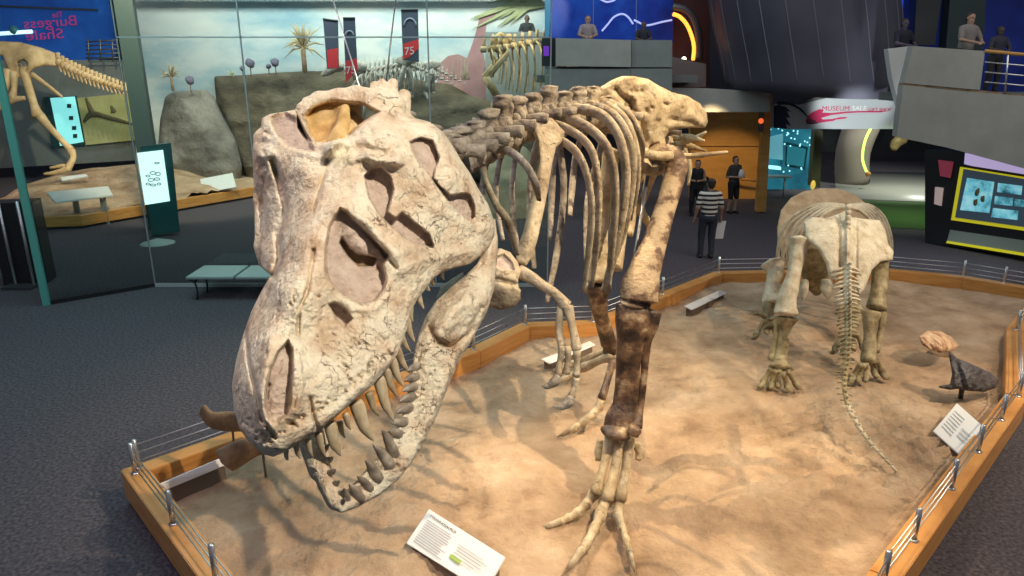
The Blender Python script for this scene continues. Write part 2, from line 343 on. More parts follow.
def plate(name, outline, ctrl, thick, R, mats, parent, step=1.5, holes=(), lines=(), bumps=(), rough=(0, 20), tubes=(), pad=14, through=(), smooth_it=1, depthpad=None):
    """a solid bone: rounded outline, front relief from measured depths, recesses, ridges, added lobes"""
    dm = sum(c[2] for c in ctrl)/len(ctrl); S = FPX/dm
    ol = np.array(outline); u0, v0 = ol.min(0)-pad; u1, v1 = ol.max(0)+pad
    for t in tubes:
        for (u, v, d, r) in t: u0 = min(u0, u-r-3); u1 = max(u1, u+r+3); v0 = min(v0, v-r-3); v1 = max(v1, v+r+3)
    us = np.arange(u0, u1, step); vs = np.arange(v0, v1, step); U, V = np.meshgrid(us, vs, indexing='ij')
    D = tps([(a, b, c*S) for a, b, c in ctrl], U, V); s2 = psdf(U, V, outline)
    dmin = min(c[2] for c in ctrl)*S-40; dmax = max(c[2] for c in ctrl)*S+40
    D = np.clip(D, dmin, dmax); mi2 = np.zeros(U.shape, int)
    for ln, wd, h in lines: D = D-1.3*h*np.exp(-(ldist(U, V, ln)/wd)**2)
    if rough[0]: D = D+rough[0]*fbm(U, V, rough[1], 3)
    for poly, dep, edge, m in holes:
        h = psdf(U, V, poly); k = sstep(-h/(edge*.75)+.3)
        D = D+dep*1.25*k; mi2[h < -edge*.25] = m
    for (bu, bv, br, bh) in bumps: D = D-bh*np.exp(-((U-bu)**2+(V-bv)**2)/br**2)
    ws = np.arange(D[s2 < pad].min()-10 if depthpad is None else depthpad[0]*S, (D[s2 < 0].max()+thick+14) if depthpad is None else depthpad[1]*S, step)
    gu, gv = np.gradient(D, step); gr = np.sqrt(1+np.clip(gu**2+gv**2, 0, 4))
    W = ws[None, None, :].astype(np.float32); Dd = D[:, :, None].astype(np.float32); base = (psdf(U, V, outline))[:, :, None].astype(np.float32)
    Db = tps([(a, b, c*S) for a, b, c in ctrl], U, V)[:, :, None].astype(np.float32)+thick
    A = np.maximum((Dd-W)/gr[:, :, None].astype(np.float32), (W-Db)*.8)
    k = R; hh = np.clip(.5-.5*(A-base)/k, 0, 1); F = A*(1-hh)+base*hh+k*hh*(1-hh)
    for poly in through:
        h = -psdf(U, V, poly)[:, :, None]; F = np.maximum(F, h)
    for t in tubes:
        for (a, b) in zip(t[:-1], t[1:]):
            pa = np.array([a[0], a[1], a[2]*S]); pb = np.array([b[0], b[1], b[2]*S]); ra, rb = a[3], b[3]; m = max(ra, rb)+10
            lo = np.minimum(pa, pb)-m; hi = np.maximum(pa, pb)+m
            i0, i1 = np.searchsorted(us, [lo[0], hi[0]]); j0, j1 = np.searchsorted(vs, [lo[1], hi[1]]); k0, k1 = np.searchsorted(ws, [lo[2], hi[2]])
            if min(i1-i0, j1-j0, k1-k0) < 1: continue
            X = us[i0:i1, None, None]-pa[0]; Y_ = vs[None, j0:j1, None]-pa[1]; Z = ws[None, None, k0:k1]-pa[2]; e = pb-pa
            tt = np.clip((X*e[0]+Y_*e[1]+Z*e[2])/(e@e+1e-9), 0, 1)
            dd = np.sqrt((X-e[0]*tt)**2+(Y_-e[1]*tt)**2+(Z-e[2]*tt)**2)-(ra+(rb-ra)*tt)
            sub = F[i0:i1, j0:j1, k0:k1]; kk = 5.; h = np.clip(.5+.5*(sub-dd)/kk, 0, 1); F[i0:i1, j0:j1, k0:k1] = sub*(1-h)+dd*h-kk*h*(1-h)
    F[0] = F[-1] = 5; F[:, 0] = F[:, -1] = 5; F[:, :, 0] = F[:, :, -1] = 5
    pos, fq = surface_nets(F)
    u = u0+pos[:, 0]*step; v = v0+pos[:, 1]*step; d = (ws[0]+pos[:, 2]*step)/S
    a = (u-512)/FPX; b = (v-288)/FPX
    VV = np.stack([a*d, d*(cp-b*sp), H+d*(-sp-b*cp)], 1)
    mi = None
    if isinstance(mats, (list, tuple)):
        c = pos[fq[:, 0]]; ii = np.clip(c[:, 0].round().astype(int), 0, U.shape[0]-1); jj = np.clip(c[:, 1].round().astype(int), 0, U.shape[1]-1)
        front = (ws[0]+c[:, 2]*step) < Dd[ii, jj, 0]+4
        mi = np.where(front, mi2[ii, jj], 0)
    o = mesh_np(name, VV, fq, mats, parent, mi, smooth_it)
    return o
def sdf_body(name, prims, mat, parent, step=.012, k=.02, mtx=None):
    """prims: (a, ra, b, rb[, sx]) round cones in local space, smooth union -> one continuous mesh"""
    P_ = np.array([list(p[0])+list(p[2]) for p in prims]); rm = max(max(p[1], p[3]) for p in prims)+.04
    lo = np.minimum(P_[:, :3].min(0), P_[:, 3:].min(0))-rm; hi = np.maximum(P_[:, :3].max(0), P_[:, 3:].max(0))+rm
    ax = [np.arange(lo[i], hi[i], step) for i in range(3)]; F = np.full([len(a) for a in ax], 1., np.float32)
    for p in prims:
        a = np.array(p[0], float); b = np.array(p[2], float); ra, rb = p[1], p[3]; sx = p[4] if len(p) > 4 else 1.
        m = max(ra, rb)*max(sx, 1)+k+.02; l = np.minimum(a, b)-m; h_ = np.maximum(a, b)+m
        r = [slice(*np.searchsorted(ax[i], [l[i], h_[i]])) for i in range(3)]
        X = (ax[0][r[0]][:, None, None]-a[0]); Y_ = ax[1][r[1]][None, :, None]-a[1]; Z = ax[2][r[2]][None, None, :]-a[2]; e = b-a
        t = np.clip((X*e[0]+Y_*e[1]+Z*e[2])/(e@e+1e-9), 0, 1)
        dd = np.sqrt(((X-e[0]*t)/sx)**2+(Y_-e[1]*t)**2+(Z-e[2]*t)**2)-(ra+(rb-ra)*t)
        s = F[r[0], r[1], r[2]]; kk = min(k, max(ra, rb)*.8); h = np.clip(.5+.5*(s-dd)/kk, 0, 1); F[r[0], r[1], r[2]] = s*(1-h)+dd*h-kk*h*(1-h)
    pos, fq = surface_nets(F); V = pos*step+np.array([a[0] for a in ax])
    if mtx is not None: M = np.array(mtx); V = V@M[:3, :3].T+M[:3, 3]
    return mesh_np(name, V, fq, mat, parent, None, 1)
#=SETTING=
# ------------------------------------------------------------------ the setting
struct(MB().box((0, 20, -.05), (60, 50, .1)).build('floor', carpet, None, False))
dark_wall = plain('dark hall wall', (.03, .035, .05), .9)
struct(MB().box((0, 40, 4.5), (60, .3, 9.2)).build('wall_back', dark_wall, None, False))
struct(MB().box((-24, 20, 4.5), (.3, 50, 9.2)).build('wall_left', dark_wall, None, False))
struct(MB().box((24, 20, 4.5), (.3, 50, 9.2)).build('wall_right', dark_wall, None, False))
# display platform: honey wood kerb round a bed of sand
PLAT = [(-3.93, 6.17), (-.62, 9.42), (.16, 10.5), (1.25, 10.62), (4.07, 13.5), (7.6, 13.72), (8.85, 13.2), (9.9, 12.2), (7.88, 10.1), (6.3, 7.78), (3.03, 4.55), (2.2, 3.6), (-1.45, 3.5)]
def inset(poly, d):
    out = []; n = len(poly); ar = sum(poly[i][0]*poly[(i+1) % n][1]-poly[(i+1) % n][0]*poly[i][1] for i in range(n)); sg = 1 if ar > 0 else -1
    for i in range(n):
        p0 = Vector(poly[i-1]); p1 = Vector(poly[i]); p2 = Vector(poly[(i+1) % n]); a = (p1-p0).normalized(); b = (p2-p1).normalized()
        na = Vector((-a.y, a.x))*sg; nb = Vector((-b.y, b.x))*sg; m = (na+nb).normalized(); out.append(tuple(p1+m*(d/max(.4, m.dot(na)))))
    return out
def inside(poly, x, y):
    c = False; n = len(poly)
    for i in range(n):
        x1, y1 = poly[i]; x2, y2 = poly[i-1]
        if (y1 > y) != (y2 > y) and x < (x2-x1)*(y-y1)/(y2-y1)+x1: c = not c
    return c
plat = thing('display_platform', 'low honey coloured wooden kerb enclosing the big sand bed under both main skeletons', 'display platform', (2.5, 8.5, 0))
def kerb(poly, parent, wdt=.22, top=.38, label=None):
    ins = inset(poly, wdt); b2 = inset(poly, .03); n = len(poly)
    for i in range(n):
        j = (i+1) % n; m = MB()
        a, b, c, d = poly[i], poly[j], ins[j], ins[i]
        m.prism([(a[0], a[1], .07), (b[0], b[1], .07), (c[0], c[1], .07), (d[0], d[1], .07)], (0, 0, top-.07))
        m.build('kerb_board', wood, parent, False, .008)
        a, b = b2[i], b2[j]
        MB().prism([(a[0], a[1], 0), (b[0], b[1], 0), (c[0], c[1], 0), (d[0], d[1], 0)], (0, 0, .068)).build('plinth', black, parent, False)
kerb(PLAT, plat)
SB = inset(PLAT, .19)
def hsand(x, y):
    h = .17+.035*fbm(x, y, 3.2, 5, 2)+.022*fbm(x, y, 1.0, 8, 3)
    for (cx, cy, sx, sy, a) in ((-.6, 6.2, 1.2, .9, .16), (3.4, 6.6, 1.5, .9, .07), (4.9, 6.6, .9, .7, .06), (2.6, 7.9, .6, .5, .05), (-1.3, 5.0, .9, .6, .10), (3.1, 5.4, .8, .5, .06)):
        h = h+a*np.exp(-((x-cx)/sx)**2-((y-cy)/sy)**2)
    rip = np.exp(-((x-4.2)/1.8)**2-((y-6.8)/1.3)**2)+.6*np.exp(-((x+.8)/1.5)**2-((y-5.9)/1.3)**2)
    q = fbm(x*1.0+.25*y, y*1.9-.2*x, .55, 11, 4)
    q2 = fbm(x*.8-.3*y, y*2.4+.3*x, .32, 21, 3)
    return h+.10*rip*(np.clip(1-np.abs(q), 0, 1)-.4)+.022*(rip+.15)*q2
xs = np.arange(-4, 9.8, .045); ys = np.arange(3.5, 13.8, .045); XX, YY = np.meshgrid(xs, ys, indexing='ij'); ZZ = hsand(XX, YY)
rsn = np.random.RandomState(4)
for _ in range(46):                                                  # scattered dints and prints in the sand
    cx, cy = rsn.uniform(-1, 8), rsn.uniform(4.3, 12.5); r = rsn.uniform(.05, .13); a = rsn.uniform(0, 3); dx, dy = XX-cx, YY-cy
    e = ((dx*math.cos(a)+dy*math.sin(a))/r/1.7)**2+((dy*math.cos(a)-dx*math.sin(a))/r)**2; ZZ += -.03*np.exp(-e)+.012*np.exp(-(np.sqrt(e)-1.5)**2*4)
keep = psdf(XX, YY, SB) < .045
vid = -np.ones(XX.shape, int); vid[keep] = np.arange(keep.sum())
q = np.stack([vid[:-1, :-1], vid[1:, :-1], vid[1:, 1:], vid[:-1, 1:]], -1).reshape(-1, 4); q = q[(q >= 0).all(1)]
so = mesh_np('sand_bed', np.stack([XX[keep], YY[keep], np.minimum(ZZ[keep], .36)], 1), q, sand_mat, None, None, 0)
tag(so, 'rippled tan sand bed with dints inside the main wooden kerb', 'sand', None, 'stuff')
def zsand(x, y): return float(hsand(np.array(x*1.), np.array(y*1.)))
# rail posts and wires on the kerb
rail = thing('wire_rail', 'low wire rail of steel posts running round the kerb of the main sand bed', 'railing', (2.5, 8.5, .38))
RP = inset(PLAT, .09)
def post(x, y, h=.34, z=.38, par=None, r=.024, lean=(0, 0)):
    m = MB(); m.tube([(x, y, z), (x, y, z+h)], r, 12); m.tube([(x, y, z), (x, y, z+.015)], r*1.7, 12); m.build('post', steel, par, True)
segs = [(0, 1, [0.012, .36, .7]), (1, 2, [0]), (2, 3, [0]), (3, 4, [0, .5]), (4, 5, [0, .82]), (5, 6, [0]), (6, 7, [0.0, .5]), (7, 8, [0, .4]), (8, 9, [0]), (9, 10, [.0, .19, .41, .62, .86]), (10, 11, [.1]), (11, 12, [.3, .8]), (12, 0, [.1, .38, .66, .975])]
for i, j, ts in segs:
    a, b = Vector(RP[i]), Vector(RP[j])
    for t in ts: q_ = a.lerp(b, t); post(q_.x, q_.y, .32 if j != 0 else .34, .375, rail)
for k in range(3):
    for i in range(len(RP)):
        a, b = RP[i], RP[(i+1) % len(RP)]; z = .46+k*.09
        MB().tube([(a[0], a[1], z), (b[0], b[1], z)], .006, 6).build('wire', steel, rail)
# ------------------------------------------------------------------ labels on the sand
def reader(px, z0, lift, label, group=None, title=None, texty=True, thick=.02):
    pts = [G(u, v, z) for (u, v), z in zip(px, z0)]
    c = sum(pts, Vector())/4
    t = thing('label_stand', label, 'information panel', (c.x, c.y, zsand(c.x, c.y)), group)
    n = (pts[1]-pts[0]).cross(pts[3]-pts[0]).normalized(); n = -n if n.z < 0 else n
    m = MB().prism([p_ for p_ in pts], -n*thick); m.build('panel', offwhite, t, False, .003)
    m = MB(); q = [pts[0].lerp(c, .12), pts[1].lerp(c, .12), pts[2].lerp(c, .12), pts[3].lerp(c, .12)]
    lo = [Vector((a.x, a.y, zsand(a.x, a.y)-.04)) for a in q]; q = [a-n*(thick+.001) for a in q]
    m.add(q+lo, [(0, 1, 2, 3), (7, 6, 5, 4)]+[(i, i+4, (i+1) % 4+4, (i+1) % 4) for i in range(4)]); m.build('base', plain('label stand base', (.16, .12, .09), .7), t, False)
    return t, pts, n
# big label in front: 407,541 / 428,509 / 505,556 / 489,590
t, q, n = reader([(429, 509), (505, 557), (484, 592), (406, 543)], [.52, .52, .34, .34], .1, 'white label panel with printed text lying in front of the big skull', thick=.025)
r = (q[1]-q[0]); up = (q[0]-q[3]); o0 = q[3]+n*.002
wd = r.length; ht = up.length
text('title', 'TYRANNOSAURUS', o0+r*.06+up*.84, r, up, .032, ink, t, .001, wd*.36)
rr = random.Random(3)
for k in range(11):
    m = MB(); l = .36+rr.uniform(-.05, .03); b = o0+r*.06+up*(.74-.06*k); m.prism([b, b+r*l, b+r*l+up*.016, b+up*.016], n*.001); m.build('text_line', plain('print grey', (.36, .35, .34), .7), t, False)
for k in range(5):
    m = MB(); l = .34+rr.uniform(-.1, .06); b = o0+r*.52+up*(.66-.07*k); m.prism([b, b+r*l, b+r*l+up*.014, b+up*.014], n*.001); m.build('text_line', MATS['print grey'], t, False)
b = o0+r*.50+up*.30; MB().prism([b, b+r*.14, b+r*.14+up*.09, b+up*.09], n*.001).build('print_mark', green_ink, t, False)
t, q, n = reader([(957, 403), (984, 427), (960, 455), (933, 431)], [.42, .42, .30, .30], .1, 'square white label panel tilted on the sand beside the charcoal horned fossil')
r = (q[1]-q[0]); up = (q[0]-q[3]); o0 = q[3]+n*.002
for k in range(7):
    b = o0+r*.1+up*(.78-.09*k); MB().prism([b, b+r*.38, b+r*.38+up*.02, b+up*.02], n*.001).build('text_line', MATS['print grey'], t, False)
for k in range(3):
    b = o0+r*.58+up*(.55-.1*k); MB().prism([b, b+r*.3, b+r*.3+up*.05, b+up*.05], n*.001).build('text_line', plain('print pale grey', (.55, .55, .54), .7), t, False)
reader([(684, 306), (720, 290), (727, 293), (692, 310)], [.36, .36, .28, .28], .1, 'long pale label panel on the sand by the back kerb, right of the brown shin')
reader([(541, 359), (590, 341), (596, 345), (550, 364)], [.36, .36, .28, .28], .1, 'narrow pale label panel on the sand behind the dangling hand claws')
reader([(160, 484), (222, 458), (229, 464), (166, 490)], [.42, .42, .34, .34], .1, 'long narrow pale label panel along the back left kerb, left of the snout')
# ------------------------------------------------------------------ loose fossils on the sand
plate('horned_fossil', [(948, 350), (957, 358), (972, 364), (990, 372), (999, 380), (996, 388), (984, 392), (968, 391), (958, 389), (950, 390), (940, 388), (938, 386), (950, 384), (952, 374), (950, 362)],
      [(948, 350, 8.9), (999, 382, 9.0), (940, 388, 8.75), (970, 378, 8.65), (958, 370, 8.75), (975, 391, 8.7), (985, 372, 8.85)], 16, 6, fossil_dark, None, .7, lines=[([(955, 360), (962, 378), (965, 388)], 3, -3)], rough=(1., 9))
o = bpy.data.objects['horned_fossil']; tag(o, 'charcoal grey horned skull fragment with a raised point on the sand', 'fossil')
m = MB(); m.tube([G(960, 400, .12), P(962, 389, 8.8)], .03, 8); m.build('fossil_mount', black, o)
m = MB()
o = plate('shell_fossil', [(918, 336), (928, 330), (942, 331), (952, 337), (960, 346), (953, 351), (940, 353), (930, 350), (922, 345)],
      [(918, 336, 9.95), (942, 331, 10.2), (960, 346, 9.95), (936, 352, 9.75), (940, 340, 9.8), (925, 342, 9.85)], 12, 6, fossil_tan, None, .7, lines=[([(926, 334), (940, 346)], 1.2, -1.5), ([(934, 333), (950, 346)], 1.2, -1.5), ([(922, 338), (934, 349)], 1.2, -1.5)], rough=(.5, 8))
tag(o, 'orange and cream ridged dome fossil behind the charcoal horned one', 'fossil')
MB().ball(G(940, 355, .14), (.2, .13, .1), 12, 8, .05, 2).build('fossil_mount', fossil_brown, o)
def frag(pts, rad, label, flat=.35, seed=0, mount=None):
    o = MB().tube(pts, rad, 16, flat, None, .06, 5, True, seed).build('bone_fragment', fossil_brown); tag(o, label, 'fossil bone')
    if mount:
        m = MB(); m.tube(mount, .012, 8); m.build('support_rod', steel_dark, o)
frag([P(203, 410, 6.9), P(212, 420, 6.85), P(232, 422, 6.8), P(262, 420, 6.7)], [.09, .10, .12, .10], 'brown flaring bone end rising above the kerb left of the snout, higher of two', .4, 2, [P(232, 422, 6.8), G(236, 470, .15)])
frag([P(225, 461, 6.3), P(240, 452, 6.3), P(262, 444, 6.3), P(300, 436, 6.25)], [.13, .12, .10, .09], 'brown flaring bone end low over the sand under the snout, lower of two', .4, 3, [P(262, 446, 6.3), G(266, 478, .15)])
# ------------------------------------------------------------------ the big skeleton
rex = thing('theropod_skeleton', 'huge mounted carnivorous dinosaur skeleton with open toothed jaws thrust towards the viewer', 'dinosaur skeleton', (1.3, 6.8, .2))
SK = [(262, 118), (270, 114), (283, 112), (298, 109), (303, 98), (316, 93), (335, 92), (350, 90), (370, 92), (390, 96), (410, 102), (409, 113), (415, 118), (430, 122), (443, 132), (453, 146), (461, 160), (470, 173), (478, 188), (488, 204), (494, 220), (495, 235), (490, 246), (482, 255), (470, 264), (455, 268), (442, 272), (432, 280), (425, 290), (417, 300), (410, 313), (408, 325), (403, 340), (397, 355), (386, 371), (372, 386), (355, 400), (338, 415), (320, 430), (300, 443), (285, 452), (273, 457), (262, 454), (250, 443), (240, 430), (234, 410), (232, 385), (236, 360), (243, 335), (252, 310), (262, 290), (271, 275), (262, 268), (258, 258), (257, 245), (260, 235), (264, 225), (264, 205), (259, 190), (255, 175), (255, 150), (260, 135)]
SD = [(262, 118, 2.95), (300, 110, 2.90), (335, 93, 2.93), (372, 92, 2.92), (408, 102, 2.95), (410, 115, 2.9), (432, 125, 2.85), (455, 150, 2.86), (478, 190, 2.88), (494, 225, 2.92), (490, 245, 2.9), (465, 262, 2.78), (440, 268, 2.68), (425, 288, 2.6), (408, 325, 2.5), (397, 355, 2.42), (370, 388, 2.33), (338, 415, 2.24), (300, 443, 2.18), (275, 458, 2.17), (240, 430, 2.27), (232, 385, 2.37), (243, 335, 2.47), (262, 290, 2.58), (258, 250, 2.86), (262, 200, 2.92), (256, 160, 2.9), (335, 150, 2.68), (318, 200, 2.52), (300, 240, 2.42), (280, 290, 2.31), (264, 340, 2.2), (256, 390, 2.13), (262, 430, 2.12), (390, 145, 2.64), (370, 165, 2.60), (350, 175, 2.56), (300, 170, 2.64), (285, 180, 2.72), (280, 140, 2.80), (350, 200, 2.5), (385, 205, 2.54), (410, 200, 2.6), (450, 220, 2.72), (430, 180, 2.68), (410, 250, 2.53), (380, 270, 2.46), (350, 260, 2.43), (330, 310, 2.34), (370, 330, 2.37), (390, 320, 2.42), (320, 380, 2.2), (350, 370, 2.29), (290, 400, 2.12), (300, 340, 2.24), (435, 145, 2.76), (470, 190, 2.82), (320, 120, 2.8), (350, 120, 2.78), (385, 115, 2.8)]
M1 = 1
holes = [
 ([(336, 214), (329, 226), (325, 246), (325, 271), (329, 282), (342, 296), (361, 305), (375, 302), (384, 290), (387, 278), (384, 265), (391, 255), (382, 246), (371, 236), (357, 222), (347, 211), (340, 207)], 15, 5, M1),
 ([(342, 236), (350, 248), (358, 254), (372, 256), (378, 258), (373, 267), (358, 267), (346, 255), (339, 243)], 11, 3, 3),
 ([(328, 304), (336, 302), (347, 309), (353, 319), (344, 328), (336, 320)], 12, 3, M1),
 ([(288, 340), (293, 349), (293, 374), (291, 403), (287, 415), (277, 423), (269, 420), (264, 408), (265, 388), (270, 369), (277, 352)], 15, 5, M1),
 ([(364, 176), (371, 168), (382, 167), (391, 177), (394, 189), (391, 201), (388, 212), (396, 218), (402, 212), (415, 222), (429, 233), (434, 245), (432, 248), (418, 245), (404, 239), (390, 226), (378, 214), (369, 199)], 16, 2.2, M1),
 ([(409, 142), (420, 137), (433, 140), (437, 150), (440, 158), (436, 168), (434, 178), (441, 187), (451, 195), (462, 193), (470, 194), (475, 205), (475, 217), (469, 222), (459, 214), (448, 202), (432, 180), (417, 161)], 14, 2.5, M1),
 ([(271, 117), (284, 112), (296, 117), (302, 129), (311, 142), (315, 152), (301, 151), (286, 147), (277, 136), (272, 126)], 14, 6, M1),
 ([(296, 112), (301, 122), (308, 135), (313, 143), (306, 140), (298, 128)], 26, 3, M1),
 ([(303, 116), (313, 104), (328, 99), (345, 101), (362, 103), (380, 112), (368, 121), (357, 130), (345, 140), (328, 144), (316, 145), (308, 134)], 26, 9, 2),
 ([(350, 106), (362, 104), (378, 112), (366, 120), (356, 127), (349, 120)], 26, 5, 2),
]
lines = [([(343, 110), (344, 122), (338, 136), (330, 150)], 6, 27), ([(325, 143), (352, 143), (365, 138)], 7, 9),
 ([(336, 212), (347, 206), (366, 222), (381, 240), (396, 254)], 6, 6), ([(300, 152), (322, 156), (334, 156), (352, 154)], 4, 5),
 ([(404, 130), (416, 128), (436, 134), (446, 150), (452, 170)], 6, 5), ([(398, 140), (405, 160), (418, 185), (436, 210)], 8, 5),
 ([(352, 160), (365, 156), (378, 160), (398, 163)], 4.5, 9), ([(240, 430), (262, 447), (285, 446), (320, 424), (355, 396), (395, 350)], 6, 3),
 ([(245, 330), (248, 360), (256, 395), (262, 420), (275, 438)], 1.8, -7), ([(330, 152), (322, 180), (312, 210)], 2.0, -6), ([(314, 250), (308, 290), (299, 310), (298, 335)], 1.8, -6),
 ([(310, 398), (312, 412), (319, 432)], 1.8, -6), ([(272, 160), (280, 182), (285, 208), (277, 232), (279, 258), (272, 276)], 3.2, -16), ([(344, 300), (352, 309), (372, 310), (388, 296)], 4, 3),
 ([(360, 224), (372, 238), (388, 258), (396, 268)], 2.2, -7), ([(270, 340), (262, 380), (262, 412), (272, 430)], 5, 5), ([(400, 270), (418, 262), (445, 256), (470, 250)], 6, 4), ([(298, 350), (300, 380), (297, 412)], 5, 4)]
bumps = [(380, 140, 15, 13), (372, 158, 7, 6), (395, 158, 7, 7), (266, 155, 9, 9), (272, 160, 5, 8), (264, 122, 8, 5), (262, 250, 11, 7), (452, 180, 9, 9), (350, 232, 10, 10), (362, 246, 8, 10), (355, 285, 16, 6), (304, 168, 12, 7), (340, 170, 14, 6), (488, 228, 8, 6), (395, 262, 8, 4), (350, 188, 5, -4), (379, 269, 4, -9)]
rs = random.Random(5)
for i in range(60):
    t = rs.random(); bx = 245+t*150+rs.uniform(-4, 4); by = (447-max(0, bx-275)*.72 if bx > 262 else 430+(bx-245))-rs.uniform(3, 15); bumps.append((bx, by, 1.7, -5))
for i in range(46): bumps.append((rs.uniform(245, 320), rs.uniform(250, 345), 1.5, -3.5))
for i in range(70): bumps.append((rs.gauss(380, 13), rs.gauss(142, 10), rs.uniform(2, 3.5), rs.uniform(-4, 4)))
for i in range(26): bumps.append((rs.gauss(265, 5), rs.gauss(148, 12), rs.uniform(2, 4), rs.uniform(-5, 5)))
for i in range(60):
    u0 = rs.uniform(315, 395); v0 = rs.uniform(300, 410)
    if v0 > 440-(u0-285)*.72-6 or v0 < 330-(u0-300)*.1+0: continue
    l = rs.uniform(3, 9); lines.append(([(u0, v0), (u0+l*.75, v0+l*.65)], rs.uniform(.9, 1.4), -rs.uniform(1.5, 3)))
for i in range(14):
    u0 = rs.uniform(250, 300); v0 = rs.uniform(260, 420); l = rs.uniform(6, 16)
    lines.append(([(u0, v0), (u0-l*.25, v0+l), (u0-l*.3+rs.uniform(-2, 2), v0+l*1.8)], 1.0, -rs.uniform(1.5, 3)))
tubes = [[(345, 109, 2.80, 5), (344, 120, 2.77, 5.5), (339, 136, 2.71, 8), (330, 150, 2.68, 8)], [(302, 108, 2.92, 6), (318, 98, 2.93, 6), (338, 95, 2.93, 6), (356, 94, 2.92, 8), (378, 98, 2.9, 9), (398, 104, 2.9, 8)],
         [(376, 96, 2.95, 7), (374, 85, 2.98, 4)], [(383, 98, 2.94, 6), (382, 82, 2.97, 3.6)], [(392, 98, 2.95, 7), (393, 83, 2.97, 5)], [(400, 108, 2.96, 10), (404, 96, 3.0, 7)],
         [(262, 138, 2.95, 9), (262, 200, 2.98, 8), (264, 246, 2.93, 9), (266, 262, 2.9, 7)],
         [(300, 300, 2.62, 20), (300, 200, 2.9, 34), (340, 150, 3.05, 40)], [(420, 240, 2.9, 14), (380, 170, 3.05, 30)], [(268, 160, 3.0, 12), (340, 110, 3.08, 22)]]
skull = plate('skull', SK, SD, 42, 9, [bone_skull, matrix_fill, bone_gold, fossil_brown], rex, 1.15, holes, lines, bumps, (.9, 26), tubes)
def tooth(u0, v0, d0, u1, v1, d1, rp, parent, mat=tooth_mat, curve=0):
    a = P(u0, v0, d0); b = P(u1, v1, d1); r = rp*d0/FPX; m = a.lerp(b, .5)+(a-b).normalized().cross((a-Vector((0, 0, H))).normalized())*(curve*r)
    back = a+(a-b).normalized()*r*.8
    MB().tube([back, a, m, a.lerp(b, .82)+(m-a.lerp(b, .5))*.5, b], [r*.9, r, r*.78, r*.42, r*.08], 10, .8, sub=3).build('tooth', mat, parent)
for (a, b, c, d, r, z) in [(286, 450, 288, 461, 3, 2.2), (296, 446, 300, 459, 3, 2.21), (308, 442, 313, 457, 3.6, 2.22), (319, 436, 326, 457, 4.2, 2.24), (331, 428, 341, 456, 7, 2.27), (346, 416, 351, 430, 3.6, 2.3), (358, 408, 374, 441, 8, 2.33), (370, 396, 379, 416, 4.6, 2.37), (380, 383, 394, 421, 6.6, 2.4), (387, 373, 398, 397, 4.6, 2.43), (393, 362, 404, 387, 4.8, 2.46), (397, 350, 410, 373, 4.8, 2.48), (402, 338, 411, 352, 3.6, 2.5), (407, 322, 415, 342, 4.4, 2.53), (410, 308, 413, 322, 3.6, 2.56), (417, 290, 424, 309, 4.4, 2.62), (424, 280, 430, 291, 4, 2.66), (430, 276, 435, 286, 3.4, 2.7), (442, 270, 444, 280, 2.6, 2.74), (340, 424, 345, 438, 3.5, 2.42)]:
    tooth(a, b, z+.04, c, d, z+.07, r, skull, tooth_mat, .35)
JO = [(495, 218), (498, 240), (497, 262), (494, 290), (487, 312), (472, 340), (459, 362), (447, 390), (435, 420), (420, 450), (400, 478), (380, 495), (356, 508), (341, 513), (330, 506), (322, 490), (316, 468), (311, 448), (317, 440), (324, 448), (328, 465), (333, 482), (342, 492), (351, 487), (362, 474), (376, 460), (389, 444), (399, 424), (406, 404), (410, 380), (413, 357), (418, 336), (425, 318), (435, 302), (450, 288), (465, 276), (477, 264), (485, 246), (490, 226)]
JD = [(494, 225, 3.0), (490, 290, 2.86), (470, 300, 2.72), (450, 320, 2.63), (452, 345, 2.64), (465, 330, 2.72), (430, 340, 2.6), (430, 400, 2.58), (413, 400, 2.56), (410, 440, 2.52), (395, 465, 2.45), (385, 485, 2.44), (360, 485, 2.38), (350, 506, 2.34), (335, 500, 2.32), (322, 480, 2.36), (314, 448, 2.42), (425, 318, 2.72), (450, 288, 2.82)]
jaw = plate('lower_jaw', JO, JD, 26, 7, [bone_skull], rex, 1.15, [([(433, 333), (450, 343), (466, 335), (452, 350), (438, 344)], 10, 4, 0)],
   [([(430, 330), (434, 342), (450, 347), (468, 336), (481, 308)], 3, -7), ([(440, 325), (455, 310), (472, 296)], 12, 6), ([(487, 240), (489, 280), (480, 310), (462, 345), (440, 395), (420, 435)], 5, 4), ([(413, 360), (408, 402), (396, 432), (372, 466), (352, 490)], 4, 4), ([(470, 300), (458, 318)], 5, -3)],
   [(rs.uniform(370, 425), rs.uniform(430, 480), 1.7, -4) for _ in range(30)]+[(rs.gauss(420, 8), rs.gauss(400, 25), 1.6, -3) for _ in range(20)], (.8, 22),
   [[(320, 470, 2.42, 12), (306, 420, 2.62, 15), (298, 340, 2.88, 18), (296, 270, 3.1, 20)], [(336, 500, 2.36, 10), (326, 484, 2.4, 9)]], smooth_it=2)
